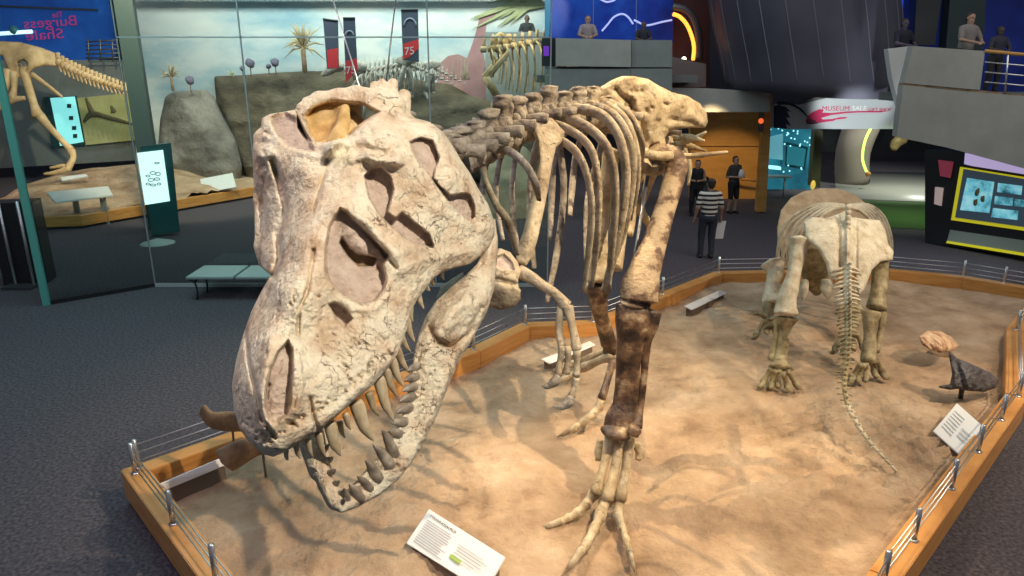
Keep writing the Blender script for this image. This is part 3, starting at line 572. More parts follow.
for (a, b, c, d, r, z) in [(393, 452, 382, 430, 6.5, 2.47), (388, 463, 373, 444, 6.8, 2.45), (377, 476, 365, 460, 6.2, 2.42), (368, 487, 357, 476, 5.4, 2.4), (359, 497, 349, 484, 6, 2.37), (347, 500, 344, 488, 4.5, 2.35), (417, 366, 407, 371, 4.6, 2.58), (415, 377, 404, 381, 5, 2.57), (413, 387, 402, 391, 5.2, 2.56), (411, 397, 399, 402, 5.2, 2.55), (408, 408, 396, 413, 5.4, 2.54), (403, 422, 391, 423, 5.4, 2.52), (398, 434, 388, 431, 5, 2.5), (326, 462, 333, 457, 4, 2.4), (328, 474, 336, 469, 4.2, 2.39), (331, 486, 340, 481, 4.4, 2.38), (336, 496, 344, 490, 4.2, 2.36), (323, 452, 329, 444, 3.4, 2.42), (340, 505, 345, 498, 4, 2.35)]:
    tooth(a, b, z, c, d, z-.05, r, jaw, tooth_dark, .2)
plate('jaw_hinge', [(434, 300), (440, 286), (452, 278), (464, 270), (466, 280), (455, 294), (445, 308)], [(436, 300, 2.97), (464, 272, 3.05), (450, 290, 2.95)], 14, 6, bone_dark, rex, 1.2)
# vertebrae
def vertebra(c, r, tang, parent, mat=bone_grey, spine=1.5, proc=1.0, seed=0):
    c = Vector(c); t = Vector(tang).normalized(); side = t.cross(Vector((0, 0, 1))).normalized(); up = side.cross(t).normalized()
    m = MB(); m.tube([c-t*r*.85, c-t*r*.5, c+t*r*.5, c+t*r*.85], [r*.9, r*.68, r*.68, r*.9], 12, 1, noise=.05, seed=seed)
    m.tube([c+up*r*.5, c+up*r*(1+spine*.4), c+up*r*(1+spine*.8), c+up*r*(1+spine)+Vector((0, 0, .01))], [r*.9, r*.72, r*.86, r*.78], 12, .62, up=t, noise=.16, sub=3, seed=seed+1, capk=.12)
    for s in (-1, 1): m.tube([c+up*r*.5, c+up*r*.75+side*s*r*1.1*proc, c+up*r*.7+side*s*r*1.8*proc], [r*.42, r*.3, r*.36], 8, .6, noise=.1, sub=2, seed=seed+2)
    for s in (-1, 1):
        for e in (-1, 1): m.ball(c+up*r*.95+side*s*r*.45+t*e*r*.7, r*.32, 8, 6, .06, seed+3)
    return m.build('vertebra', mat, parent)
SP = [(395, 150, 3.2), (425, 162, 3.45), (447, 166, 3.75), (462, 160, 4.0), (476, 152, 4.25), (490, 145, 4.5), (504, 138, 4.75), (518, 131, 5.0), (533, 126, 5.25), (549, 123, 5.5), (564, 120, 5.75), (578, 118, 6.0), (592, 118, 6.25), (606, 121, 6.5), (620, 125, 6.75), (634, 129, 7.0), (648, 133, 7.25), (660, 138, 7.55), (668, 142, 7.9), (672, 147, 8.3), (673, 152, 8.7), (672, 157, 9.1), (670, 162, 9.6), (668, 167, 10.1), (666, 171, 10.6), (664, 175, 11.2)]
for i, (u, v, d) in enumerate(SP):
    a = SP[max(i-1, 0)]; b = SP[min(i+1, len(SP)-1)]; t = P(*b)-P(*a)
    r = .115 if i < 5 else (.122 if i < 16 else .095*(1-.07*(i-16)))
    vertebra(P(u, v, d), r, t, rex, bone_body if i > 11 else bone_grey, (.5 if i < 5 else .95+.25*math.sin(i*2.3)) if i < 14 else .6, 1.0 if i < 17 else 1.4, i)
# ribs near side
RB = [
 ([(486, 150), (506, 150), (524, 163), (535, 182), (539, 200)], 4.5, 4.2, bone_grey), ([(483, 168), (487, 185), (497, 206), (508, 222), (517, 254)], 4.45, 4.6, bone_body),
 ([(540, 133), (562, 141), (579, 156), (589, 185), (591, 225), (584, 292)], 5.2, 4.5, bone_body), ([(535, 121), (565, 128), (590, 148), (598, 185), (597, 235), (592, 286)], 5.4, 4.6, bone_body),
 ([(545, 115), (570, 119), (595, 133), (611, 158), (615, 204), (608, 292)], 5.65, 5.0, bone_body), ([(556, 108), (580, 109), (604, 117), (621, 142), (626, 185), (615, 250), (603, 292)], 5.9, 5.2, bone_body),
 ([(568, 104), (590, 105), (614, 116), (629, 140), (633, 165), (627, 215), (614, 262)], 6.2, 5.0, bone_body), ([(580, 102), (604, 104), (625, 120), (636, 150), (637, 180), (630, 220)], 6.45, 4.4, bone_body), ([(592, 102), (612, 104), (630, 116), (641, 140), (642, 160)], 6.65, 4, bone_body)]
for k, (pl, d, r, mt) in enumerate(RB):
    n = len(pl); pts = [P(u, v, d-.5*math.sin(math.pi*min(1, i/(n-1)*1.0)*.8)) for i, (u, v) in enumerate(pl)]
    rr_ = [r*d/FPX*(1.15 if i == 0 else 1 if i < n-1 else .6) for i in range(n)]
    MB().tube(pts, rr_, 10, .62, noise=.04, sub=6, seed=k).build('rib', mt, rex)
FR = [([(500, 140), (488, 160), (482, 190), (490, 214)], 5.0), ([(515, 135), (500, 160), (496, 200), (503, 240)], 5.3), ([(530, 128), (516, 155), (512, 200), (518, 250)], 5.6), ([(545, 124), (533, 160), (530, 210), (534, 268)], 5.9),
      ([(557, 122), (560, 150), (564, 190), (558, 245), (547, 302)], 6.1), ([(575, 120), (556, 150), (552, 200), (550, 240)], 6.4), ([(592, 120), (577, 150), (572, 190), (570, 215)], 6.7), ([(606, 122), (600, 150), (588, 200), (586, 262)], 7.0)]
for k, (pl, d) in enumerate(FR):
    n = len(pl); MB().tube([P(u, v, d+.25*math.sin(math.pi*i/(n-1))) for i, (u, v) in enumerate(pl)], [3.6*d/FPX*(1 if i < n-1 else .7) for i in range(n)], 8, .6, noise=.04, sub=5, seed=40+k).build('rib', bone_grey, rex)
# shoulder and arm
plate('scapula', [(524, 114), (536, 116), (552, 118), (565, 132), (562, 142), (556, 148), (552, 165), (548, 190), (543, 215), (538, 238), (533, 256), (526, 266), (516, 262), (516, 250), (523, 232), (529, 205), (534, 180), (538, 158), (537, 142), (530, 126)],
      [(524, 114, 5.0), (560, 138, 4.9), (545, 130, 4.85), (540, 200, 4.65), (525, 258, 4.5), (535, 240, 4.52)], 13, 6, bone_body, rex, 1.0, lines=[([(538, 135), (543, 165), (536, 210), (525, 250)], 5, 3)])
plate('coracoid', [(492, 252), (500, 248), (510, 252), (518, 262), (521, 272), (518, 280), (521, 290), (521, 300), (514, 307), (500, 310), (486, 306), (480, 296), (480, 284), (486, 272), (488, 260)],
      [(492, 255, 4.5), (518, 265, 4.45), (500, 265, 4.4), (490, 300, 4.45), (515, 298, 4.42), (500, 290, 4.35)], 12, 5, [bone_body, matrix_fill], rex, 1.0, [([(495, 257), (504, 254), (512, 262), (515, 271), (503, 271), (494, 266)], 5, 3, 1)], [([(482, 279), (500, 280), (520, 286)], 2.5, -5)])
def bone(name, pl, rad, mat, parent, seed=0, flat=.85, sub=6, seg=12, noise=.06):
    pts = [P(*q) for q in pl]; return MB().tube(pts, [r*q[2]/FPX for r, q in zip(rad, pl)], seg, flat, noise=noise, sub=sub, seed=seed).build(name, mat, parent)
bone('humerus', [(520, 272, 4.5), (530, 277, 4.45), (543, 286, 4.4), (556, 294, 4.38), (566, 306, 4.38)], [7, 6.5, 5.5, 5, 7], bone_body, rex, 3)
bone('radius', [(562, 306, 4.4), (559, 325, 4.38), (562, 347, 4.35)], [5, 3.6, 4.5], bone_body, rex, 4)
bone('ulna', [(568, 306, 4.36), (572, 325, 4.34), (577, 350, 4.3)], [5.5, 4, 5], bone_body, rex, 5)
for k, pl in enumerate([[(563, 347), (560, 360), (558, 376)], [(577, 351), (577, 364), (576, 376)], [(576, 378), (574, 388), (571, 397)], [(567, 347), (568, 360), (566, 374)]]):
    bone('finger_bone', [(u, v, 4.3) for u, v in pl], [4.2, 3, 4], bone_body, rex, 10+k, 1, 3)
for k, pl in enumerate([[(558, 376), (554, 382), (548, 386), (541, 386)], [(571, 397), (568, 403), (562, 407), (553, 406)]]):
    bone('claw', [(u, v, 4.28) for u, v in pl], [4.6, 5, 3.4, .6], bone_grey, rex, 20+k, .5, 4)
# pelvis
plate('ilium', [(594, 95), (600, 87), (612, 80), (622, 76), (634, 76), (648, 79), (660, 86), (672, 92), (688, 96), (700, 103), (707, 113), (708, 122), (705, 128), (692, 128), (678, 129), (670, 131), (665, 138), (667, 150), (668, 165), (663, 174), (655, 176), (648, 176), (642, 172), (634, 158), (630, 145), (632, 130), (624, 120), (612, 108), (602, 100)],
      [(594, 95, 6.6), (612, 80, 6.55), (634, 76, 6.6), (672, 92, 6.9), (706, 118, 7.3), (690, 128, 7.15), (665, 140, 6.95), (663, 172, 6.95), (632, 140, 6.75), (640, 105, 6.65), (675, 110, 6.9)], 17, 8, bone_pelvis, rex, 1.0,
      [([(626, 100), (632, 96), (636, 104), (630, 112)], 6, 3, 0), ([(650, 145), (658, 142), (664, 150), (662, 162), (652, 166), (646, 156)], 14, 4, 0)], [([(650, 84), (655, 108), (650, 135)], 6, 5), ([(616, 90), (640, 118), (644, 138)], 3, -4), ([(668, 96), (690, 112), (702, 122)], 7, 4), ([(672, 120), (695, 124)], 3, -3)],
      [(rs.uniform(615, 690), rs.uniform(88, 125), 2.2, -3.5) for _ in range(16)], (.9, 20))
bone('pubis', [(640, 165, 7.0), (632, 195, 6.85), (625, 225, 6.7), (619, 255, 6.55), (616, 268, 6.5)], [8, 6, 5.5, 7, 9], bone_pelvis, rex, 30, .7)
bone('ischium', [(652, 172, 7.2), (646, 192, 7.3), (640, 208, 7.4), (648, 222, 7.6), (655, 235, 7.9)], [6, 4.5, 4.5, 4, 5], bone_pelvis, rex, 31, .7)
bone('pubis', [(650, 170, 7.3), (632, 186, 7.3), (634, 206, 7.1), (630, 235, 6.95)], [6, 5, 4.5, 4], bone_pelvis, rex, 32, .7)
for k, pl in enumerate([[(660, 133, 7.7), (664, 150, 7.6), (670, 170, 7.7), (672, 205, 7.8)], [(668, 135, 7.9), (674, 152, 7.8), (676, 175, 7.9)], [(676, 136, 8.1), (682, 150, 8.0), (680, 172, 8.1)], [(672, 138, 7.9), (690, 137, 7.6), (704, 141, 7.4)], [(674, 142, 8.1), (690, 146, 7.9), (706, 151, 7.8)], [(680, 142, 8.0), (694, 139, 7.7), (706, 132, 7.5)], [(664, 156, 7.6), (690, 156, 7.2), (728, 152, 6.9)], [(684, 150, 8.3), (690, 165, 8.2), (688, 185, 8.3)]]):
    bone('caudal_process', pl, [3.6]+[3.0]*(len(pl)-2)+[1.4 if k > 2 else 2.6], bone_pelvis, rex, 50+k, .7, 4)
# left leg
bone('femur', [(650, 153, 6.98), (662, 154, 6.9), (674, 156, 6.9), (677, 168, 6.9), (671, 190, 6.85), (664, 212, 6.8), (656, 240, 6.7), (646, 268, 6.62), (640, 288, 6.6), (638, 300, 6.6)], [8, 10, 9, 11, 11, 11, 12, 15, 19, 19], bone_mottle, rex, 60, .8, 6, 18, .09)
bone('femoral_trochanter', [(634, 150, 6.75), (644, 153, 6.72), (660, 156, 6.75), (672, 156, 6.8)], [5.5, 5, 4.5, 5], bone_pelvis, rex, 61, .7)
bone('tibia', [(633, 307, 6.62), (632, 320, 6.6), (630, 345, 6.62), (628, 370, 6.65), (626, 400, 6.68), (622, 420, 6.68), (621, 432, 6.68)], [17, 18, 14, 12, 12, 17, 18], bone_dark, rex, 62, .75, 6, 18)
bone('fibula', [(652, 312, 6.6), (651, 325, 6.6), (647, 345, 6.62), (644, 375, 6.64), (640, 405, 6.66), (636, 427, 6.6)], [9.5, 8, 4.5, 3.6, 4, 7], bone_dark, rex, 63, .7)
MB().ball(P(636, 303, 6.6), (.15, .13, .055), 14, 8, .05, 3).build('knee_joint', bone_mottle, rex)
MB().ball(P(617, 432, 6.6), (.15, .12, .07), 14, 8, .06, 4).build('ankle_bone', bone_dark, rex)
MB().ball(P(634, 430, 6.55), (.07, .08, .06), 12, 8, .06, 5).build('ankle_bone', bone_dark, rex)
def GZ(u, v, z): q = G(u, v, z); return q
def gbone(name, pl, rad, mat, seed, flat=.85, sub=4, par=None):
    pts = [G(u, v, z) if mode == 'g' else P(u, v, z) for (u, v, z, mode) in pl]
    ds = [(p_.y*cp+(H-p_.z)*sp) for p_ in pts]
    return MB().tube(pts, [r*d/FPX for r, d in zip(rad, ds)], 12, flat, noise=.06, sub=sub, seed=seed).build(name, mat, par or rex)
gbone('metatarsal', [(611, 437, .86, 'g'), (604, 465, .66, 'g'), (596, 494, .46, 'g')], [8, 5, 7.5], bone_pelvis, 70)
gbone('metatarsal', [(620, 438, .86, 'g'), (615, 468, .64, 'g'), (607, 500, .44, 'g')], [8.5, 5.5, 8.5], bone_pelvis, 71)
gbone('metatarsal', [(629, 438, .86, 'g'), (626, 468, .64, 'g'), (620, 500, .44, 'g')], [8, 5, 7.5], bone_pelvis, 72)
gbone('metatarsal', [(600, 440, .80, 'g'), (599, 450, .72, 'g'), (598, 460, .66, 'g')], [3, 4.5, 3], bone_pelvis, 73)
gbone('metatarsal', [(636, 444, .80, 'g'), (640, 452, .72, 'g'), (638, 460, .66, 'g')], [4, 5, 3], bone_pelvis, 74)
zf = .27
def toe(chain, zs, rad, clawlen, seed, mat=bone_pelvis):
    n = len(chain)
    for i in range(n-1):
        (u0, v0), (u1, v1) = chain[i], chain[i+1]; last = i == n-2
        um, vm = (u0+u1)/2, (v0+v1)/2
        if last: gbone('claw', [(u0, v0, zs[i], 'g'), (um, vm, (zs[i]+zs[i+1])/2+.03, 'g'), (u1, v1, zs[i+1], 'g')], [rad[i], rad[i]*.72, .6], bone_body, seed+i, .7)
        else: gbone('toe_bone', [(u0, v0, zs[i], 'g'), (um, vm, (zs[i]+zs[i+1])/2, 'g'), (u1, v1, zs[i+1], 'g')], [rad[i], rad[i]*.7, rad[i+1]], mat, seed+i, .85)
toe([(594, 494), (586, 505), (577, 513), (568, 518), (560, 522), (539, 529)], [.42, .36, .31, .28, .27, .22], [7.5, 6, 5.5, 5, 4.6], 0, 80)
toe([(606, 500), (600, 516), (594, 530), (586, 545), (580, 553), (564, 574)], [.41, .36, .32, .29, .28, .22], [8.5, 7.5, 6.8, 6.2, 6], 0, 90)
toe([(619, 500), (618, 515), (623, 530), (627, 542), (630, 553), (635, 573)], [.41, .36, .31, .29, .27, .22], [7.5, 6, 5.4, 5, 4.8], 0, 100)
# right leg (behind)
bone('femur', [(612, 150, 7.3), (608, 175, 7.35), (603, 205, 7.4), (600, 240, 7.35), (599, 265, 7.3), (600, 280, 7.3)], [9, 8, 7.5, 8, 12, 13], bone_pelvis, rex, 110, .85)
bone('tibia', [(598, 286, 7.35), (598, 300, 7.4), (602, 320, 7.6), (608, 336, 7.9), (612, 350, 8.1)], [12, 10, 7, 6.5, 9], bone_dark, rex, 111, .8)
bone('fibula', [(590, 284, 7.35), (596, 310, 7.5), (606, 345, 8.0)], [6, 4, 5], bone_dark, rex, 112, .8)
gbone('metatarsal', [(612, 352, 8.15, 'p'), (600, 354, 8.3, 'p'), (583, 362, 8.5, 'p')], [6, 4, 5], bone_body, 120)
gbone('metatarsal', [(612, 356, 8.05, 'p'), (598, 361, 8.2, 'p'), (583, 368, 8.35, 'p')], [6, 4, 5], bone_body, 121)
gbone('metatarsal', [(614, 360, 8.0, 'p'), (608, 378, 7.9, 'p'), (602, 398, 7.75, 'p')], [6, 4, 5], bone_dark, 122)
toe([(583, 362), (573, 364), (564, 366), (552, 372)], [.36, .31, .28, .22], [5, 4.4, 4], 0, 124, bone_body)
toe([(583, 368), (575, 373), (568, 377), (556, 382)], [.36, .31, .28, .22], [5, 4.4, 4], 0, 128, bone_body)
toe([(602, 398), (599, 407), (593, 414), (584, 421), (575, 428), (557, 437)], [.42, .36, .31, .28, .27, .21], [6.5, 5.6, 5, 4.6, 4.4], 0, 132)
# steel armature
MB().tube([P(610, 440, 6.75), P(628, 300, 6.75), P(650, 160, 7.1)], .02, 8).build('support_rod', steel_dark, rex)
# ------------------------------------------------------------------ the horned dinosaur seen from behind
cer = thing('ceratopsian_skeleton', 'smaller frilled dinosaur skeleton seen from behind, tail trailing onto the sand', 'dinosaur skeleton', (5.0, 10.2, .2))
plate('frill', [(777, 250), (776, 228), (780, 210), (790, 197), (804, 190), (822, 187), (840, 188), (856, 194), (868, 204), (874, 216), (860, 240), (830, 262), (795, 262)], [(777, 250, 11.4), (790, 197, 11.8), (822, 187, 12.0), (868, 204, 11.9), (825, 225, 11.6), (860, 240, 11.6), (795, 260, 11.3)], 5, 5, noisy('brown frill bone', [(.3, (.30, .20, .11)), (.6, (.50, .37, .23)), (.8, (.62, .50, .34))], 5, 6, .7, .3, 20, .01), cer, 1.1)
plate('pelvis', [(803, 222), (812, 217), (826, 218), (838, 214), (846, 210), (852, 217), (866, 219), (880, 220), (886, 232), (888, 244), (894, 252), (892, 260), (880, 262), (872, 270), (864, 290), (858, 296), (856, 284), (854, 272), (842, 270), (836, 278), (834, 284), (829, 278), (826, 264), (818, 250), (806, 240)],
      [(803, 222, 9.7), (846, 210, 9.8), (880, 222, 9.8), (894, 256, 9.6), (848, 240, 9.35), (860, 290, 9.2), (834, 280, 9.2), (820, 235, 9.45), (870, 240, 9.5)], 12, 5, bone_cream, cer, 1.0, lines=[([(848, 214), (848, 240), (847, 268)], 2.5, 4), ([(838, 216), (840, 266)], 2, -3), ([(856, 220), (856, 268)], 2, -3)])
for k in range(13): q0 = (848+.2*math.sin(k), 206+k*5.2, 9.6-.03*k); bone('vertebra', [q0, (q0[0], q0[1]+4, q0[2]-.02)], [3, 2.2], bone_cream, cer, k, 1, 2)
TL = [(847, 268, 9.2), (847, 290, 8.95), (848, 315, 8.6), (848, 340, 8.2), (846, 365, 7.93), (844, 388, 7.68), (848, 408, 7.5), (858, 426, 7.38), (870, 443, 7.27), (884, 458, 7.17), (897, 472, 7.1)]
TP = [P(*q) for q in TL]; L_ = [0]
for a, b in zip(TP[:-1], TP[1:]): L_.append(L_[-1]+(b-a).length)
nv = 40
def tail_at(s):
    for i in range(len(L_)-1):
        if s <= L_[i+1]+1e-6: return TP[i].lerp(TP[i+1], (s-L_[i])/(L_[i+1]-L_[i]))
    return TP[-1]
for k in range(nv):
    f = k/(nv-1); a = tail_at(L_[-1]*k/nv); b = tail_at(L_[-1]*min(1, k/nv+.012)); t = (b-a).normalized() if (b-a).length > 1e-5 else Vector((.5, -.7, -.3)).normalized()
    r = .042*(1-f)+.016; side = Vector((1, .15, 0)) if f < .6 else t.cross(Vector((0, 0, 1))).normalized()
    nb = (t.cross(side)).normalized(); nb = nb if nb.y < 0 else -nb
    m = MB(); m.tube([a, tail_at(L_[-1]*min(1, (k+.9)/nv))], [r, r*.8], 8)
    wl = (.15+.03*math.sin(k*2.1))*(1-f)**1.1+.032
    for s in (-1, 1): m.tube([a, a+side*s*wl*.6-Vector((0, 0, .01)), a+side*s*wl-Vector((0, 0, .045*(1-f)+.01*math.sin(k*3+s)))], [r*.5, r*.28, r*.36], 6)
    m.tube([a, a+nb*r*2.0], [r*.5, r*.4], 6)
    m.build('tail_vertebra', bone_olive if 8 < k < 30 else bone_cream, cer)
for s, dx in ((-1, 0), (1, 0)):
    for k in range(6):
        f = k/5; x0 = 846; u0 = x0+s*2; top = 207-f*1.5
        if s < 0: pl = [(u0, top, 10.0+f*.9), (828-2*k, 212-f*7, 10.0+f*.9), (814-5.2*k, 226-5*f, 10.0+f), (806-5.4*k, 244, 10.1+f), (801-4.6*k, 262, 10.3+f), (800-3.6*k, 276-2*k, 10.4+f)]
        else: pl = [(u0, top, 10.0+f*.9), (860+1.5*k, 211-f*6, 10.1+f*.9), (870+2.6*k, 220-4*f, 10.2+f), (878+2.6*k, 238, 10.3+f), (880+2.2*k, 260, 10.4+f)]
        bone('rib', pl, [1.9]*5+[1.2]*(len(pl)-5), bone_cream, cer, 200+k, .8, 4, 8)
bone('femur', [(800, 238, 9.6), (798, 252, 9.6), (793, 275, 9.5), (788, 298, 9.42), (786, 314, 9.4)], [10, 8.5, 7, 9, 13], bone_cream, cer, 220, .8, 6, 14, .1)
bone('tibia', [(786, 318, 9.42), (784, 335, 9.42), (781, 355, 9.35), (780, 368, 9.3)], [11, 6, 5.5, 13], bone_olive, cer, 221, .8, 6, 14, .1)
bone('fibula', [(778, 320, 9.45), (775, 340, 9.42), (771, 360, 9.36)], [3.5, 2.6, 3.5], bone_olive, cer, 222)
bone('femur', [(880, 256, 9.75), (880, 275, 9.72), (878, 295, 9.65), (876, 308, 9.6)], [8, 8, 8, 10], bone_olive, cer, 223)
bone('tibia', [(871, 312, 9.6), (870, 335, 9.55), (868, 362, 9.45)], [9, 6, 8], bone_olive, cer, 224)
bone('fibula', [(883, 312, 9.6), (881, 330, 9.58), (876, 352, 9.5)], [4, 3, 3.5], bone_olive, cer, 225)
bone('humerus', [(772, 262, 11.0), (775, 272, 10.95), (771, 288, 10.9), (772, 302, 10.85)], [13, 9, 6.5, 11], bone_cream, cer, 226)
bone('forearm', [(769, 303, 10.85), (768, 318, 10.8), (770, 328, 10.75)], [7, 5, 7], bone_olive, cer, 227)
bone('humerus', [(846, 285, 11.0), (852, 300, 10.95), (858, 315, 10.8)], [7, 6, 8], bone_olive, cer, 228)
bone('forearm', [(858, 316, 10.8), (853, 330, 10.7), (850, 340, 10.6)], [6, 4, 5], bone_olive, cer, 229)
def foot(cx, cy0, rx, n, seed, z=.3, spread=1.):
    rr = random.Random(seed)
    for k in range(n):
        a = (k/(n-1)-.5)*2; u = cx+a*rx*.6+rr.uniform(-1.5, 1.5); b = cx+a*rx*spread*1.15+rr.uniform(-2, 2); cy = cy0+rr.uniform(-3, 3)
        gbone('foot_bone', [(u, cy-10, z+.14, 'g'), ((u+b)/2, cy-4, z+.05, 'g'), (b, cy+3, z-.04, 'g')], [rr.uniform(2.8, 4.2), 2.4, rr.uniform(2.6, 3.8)], bone_olive, seed+k, 1, 3, cer)
        gbone('toe_bone', [(b, cy+3, z-.04, 'g'), (b+a*2, cy+7, z-.06, 'g'), (b+a*6, cy+8, z-.08, 'g')], [3.4, 2.6, 1.2], bone_olive, seed+k+20, 1, 3, cer)
foot(779, 382, 13, 5, 300); foot(867, 372, 13, 5, 330, .32); foot(770, 328, 11, 4, 360, .45); foot(850, 345, 11, 4, 390, .4)
gbone('claw', [(765, 318, 10.7, 'p'), (760, 314, 10.65, 'p'), (753, 315, 10.6, 'p')], [2.5, 2, .8], bone_olive, 400, 1, 3, cer)
for (u, v, s_) in ((805, 290, -1), (826, 289, 1)):
    bone('jaw_bone', [(u, v-9, 11.4), (u+s_, v, 11.35), (u+2*s_, v+10, 11.3)], [5, 6.5, 1.5], bone_cream, cer, 410, .7, 3)
bone('skull', [(815, 240, 11.3), (815, 262, 11.5), (816, 280, 11.8), (817, 292, 12.2)], [20, 16, 11, 5], bone_olive, cer, 411, .8)
# skeleton copy root is complete
# ------------------------------------------------------------------ glass partitions
def glassmat(name, tint, rough=.0, op=.06):
    m, nt, b = newmat(name); N = nt.nodes; out = N['Material Output']
    tr = N.new('ShaderNodeBsdfTransparent'); tr.inputs[0].default_value = (*tint, 1)
    gl = N.new('ShaderNodeBsdfGlossy'); gl.inputs['Roughness'].default_value = .02; gl.inputs[0].default_value = (.75, .95, .9, 1)
    fr = N.new('ShaderNodeFresnel'); fr.inputs[0].default_value = 1.45; mx = N.new('ShaderNodeMixShader')
    L(nt, fr.outputs[0], mx.inputs[0]); L(nt, tr.outputs[0], mx.inputs[1]); L(nt, gl.outputs[0], mx.inputs[2]); L(nt, mx.outputs[0], out.inputs[0])
    return m
glass = glassmat('green tinted glass', (.88, .96, .94)); glass2 = glassmat('grey tinted glass', (.86, .92, .92))
edge_green = plain('green glass edge', (.10, .36, .30), .25, emit=(.10, .40, .32), es=.0)
seam = plain('grey seam', (.42, .45, .44), .5)
GA, GB = (-8.69, 12.49), (-7.28, 13.64)
gp = thing('glass_partition', 'full height glass panel on a dark floor rail, left of the big skull', 'glass partition', (-8, 13, 0))
dirA = (Vector(GB)-Vector(GA)).normalized(); nA = Vector((-dirA.y, dirA.x))
def vslab(a, b, z0, z1, t, name, mat, par, bevel=0):
    a = Vector(a); b = Vector(b); d = (b-a).normalized(); n = Vector((-d.y, d.x))*t
    return MB().prism([(a.x, a.y, z0), (b.x, b.y, z0), (b.x+n.x, b.y+n.y, z0), (a.x+n.x, a.y+n.y, z0)], (0, 0, z1-z0)).build(name, mat, par, False, bevel)
vslab(GA, GB, .07, 7.6, .02, 'glass_pane', glass2, gp)
vslab(GA, GB, 0, .08, .05, 'floor_rail', black, gp)
vslab(Vector(GA)-dirA*.12, Vector(GA)+dirA*.02, 0, 7.6, .06, 'edge_post', edge_green, gp)
gq = thing('glass_partition', 'long glass screen with thin joints running behind the skull before the painted sky', 'glass partition', (-3.5, 13.7, 0))
XB = [-7.28, -5.0, -1.55, .72]
for a, b in zip(XB[:-1], XB[1:]):
    vslab((a+.006, 13.66), (b-.006, 13.66), .07, 4.79, .016, 'glass_pane', glass, gq); vslab((a+.006, 13.66), (b-.006, 13.66), 4.81, 7.6, .016, 'glass_pane', glass, gq)
    vslab((a, 13.655), (b, 13.655), 4.788, 4.812, .026, 'joint', seam, gq); vslab((a, 13.65), (b, 13.65), 0, .07, .04, 'floor_rail', seam, gq)
for a in XB: vslab((a-.012, 13.655), (a+.012, 13.655), .05, 7.6, .026, 'joint', seam, gq)
# ------------------------------------------------------------------ bench
bn = thing('bench', 'low bench with pale grey panels and dark bent legs against the glass screen', 'bench', (-5.2, 13.0, 0))
for k, (x0, x1) in enumerate(((-6.2, -5.3), (-5.26, -4.36), (-4.32, -3.5))):
    MB().prism([(x0, 12.75, .42), (x1, 12.75, .42), (x1, 13.6, .42), (x0, 13.6, .42)], (0, 0, .05)).build('seat_panel', plain('pale seat panel', (.30, .38, .35), .3), bn, False, .01)
for x in (-6.05, -3.9):
    for y in (12.8, 13.25): MB().tube([(x-.12, y, .41), (x-.02, y, .36), (x+.02, y, .2), (x, y, 0)], .018, 8, sub=4).build('leg', black, bn)
    MB().tube([(x-.02, 12.8, .36), (x-.02, 13.25, .36)], .018, 8).build('brace', black, bn)
# ------------------------------------------------------------------ column, kiosk
cl = MB().box((-9.93, 19.3, 4), (.44, .4, 8), .3).build('column', plain('dark green column', (.035, .06, .058), .5), None, False, .01); tag(cl, 'tall dark green square column behind the glass left of the skull', 'column')
kk = thing('kiosk', 'dark green information kiosk with a glowing white and cyan screen', 'kiosk', (-9.3, 18.4, 0))
A_, B_ = (-9.95, 17.9), (-8.75, 18.5)
slabV('casing', [(140, 147), (171, 143), (180, 232), (152, 236)], A_, B_, .22, plain('kiosk casing', (.015, .10, .095), .3), kk, .01)
A2, B2 = (A_[0]+.02, A_[1]-.045), (B_[0]+.02, B_[1]-.045)
slabV('screen', [(137, 153), (163, 150), (170, 201), (145, 205)], A2, B2, .02, plain('kiosk glow', (.8, .9, .9), .4, emit=(.78, 1.0, .97), es=1.0), kk)
A3, B3 = (A_[0]+.02, A_[1]-.05), (B_[0]+.02, B_[1]-.05); kink = plain('screen sketch grey', (.30, .38, .42), .6)
for (x, y, r, q) in ((148, 176, 2, 1), (153, 173, 3, 1.4), (158, 174, 2.4, 1.6), (151, 180, 3, 1.4), (157, 179, 3, 1.2), (148, 184, 2, 1), (153, 185, 3, 1), (159, 184, 2, 1), (157, 163, 2.4, .8)):
    m = MB(); pts = [PV(x+r*math.cos(a/12*6.28), y+q*math.sin(a/12*6.28), A3, B3) for a in range(13)]; m.tube(pts, .011, 6, cap=False); m.build('screen_drawing', kink, kk)
dsk = MB(); c = G(167, 239, .0); dsk.tube([(c.x, c.y-.5, .001), (c.x, c.y-.5, .02)], [.42, .40], 32); o = dsk.build('floor_disc', plain('pale floor disc', (.35, .42, .38), .5)); tag(o, 'pale round disc on the carpet at the foot of the glowing kiosk', 'floor disc')
# dark cabinet and pole at far left
A_, B_ = (-10.6, 13.6), (-9.2, 13.9)
cb = thing('equipment_rack', 'tall black cabinet with steel poles at the far left edge', 'cabinet', (-9.9, 13.8, 0))
vslab((-10.4, 13.7), (-9.62, 13.9), .0, 1.7, .5, 'body', black, cb, .01)
for x in (-10.12, -9.75): MB().tube([(x, 13.66, 0), (x, 13.66, 1.75)], .03, 10).build('pole', steel, cb)
MB().box((-9.95, 13.55, .03), (.6, .3, .06)).build('foot', steel_dark, cb, False)
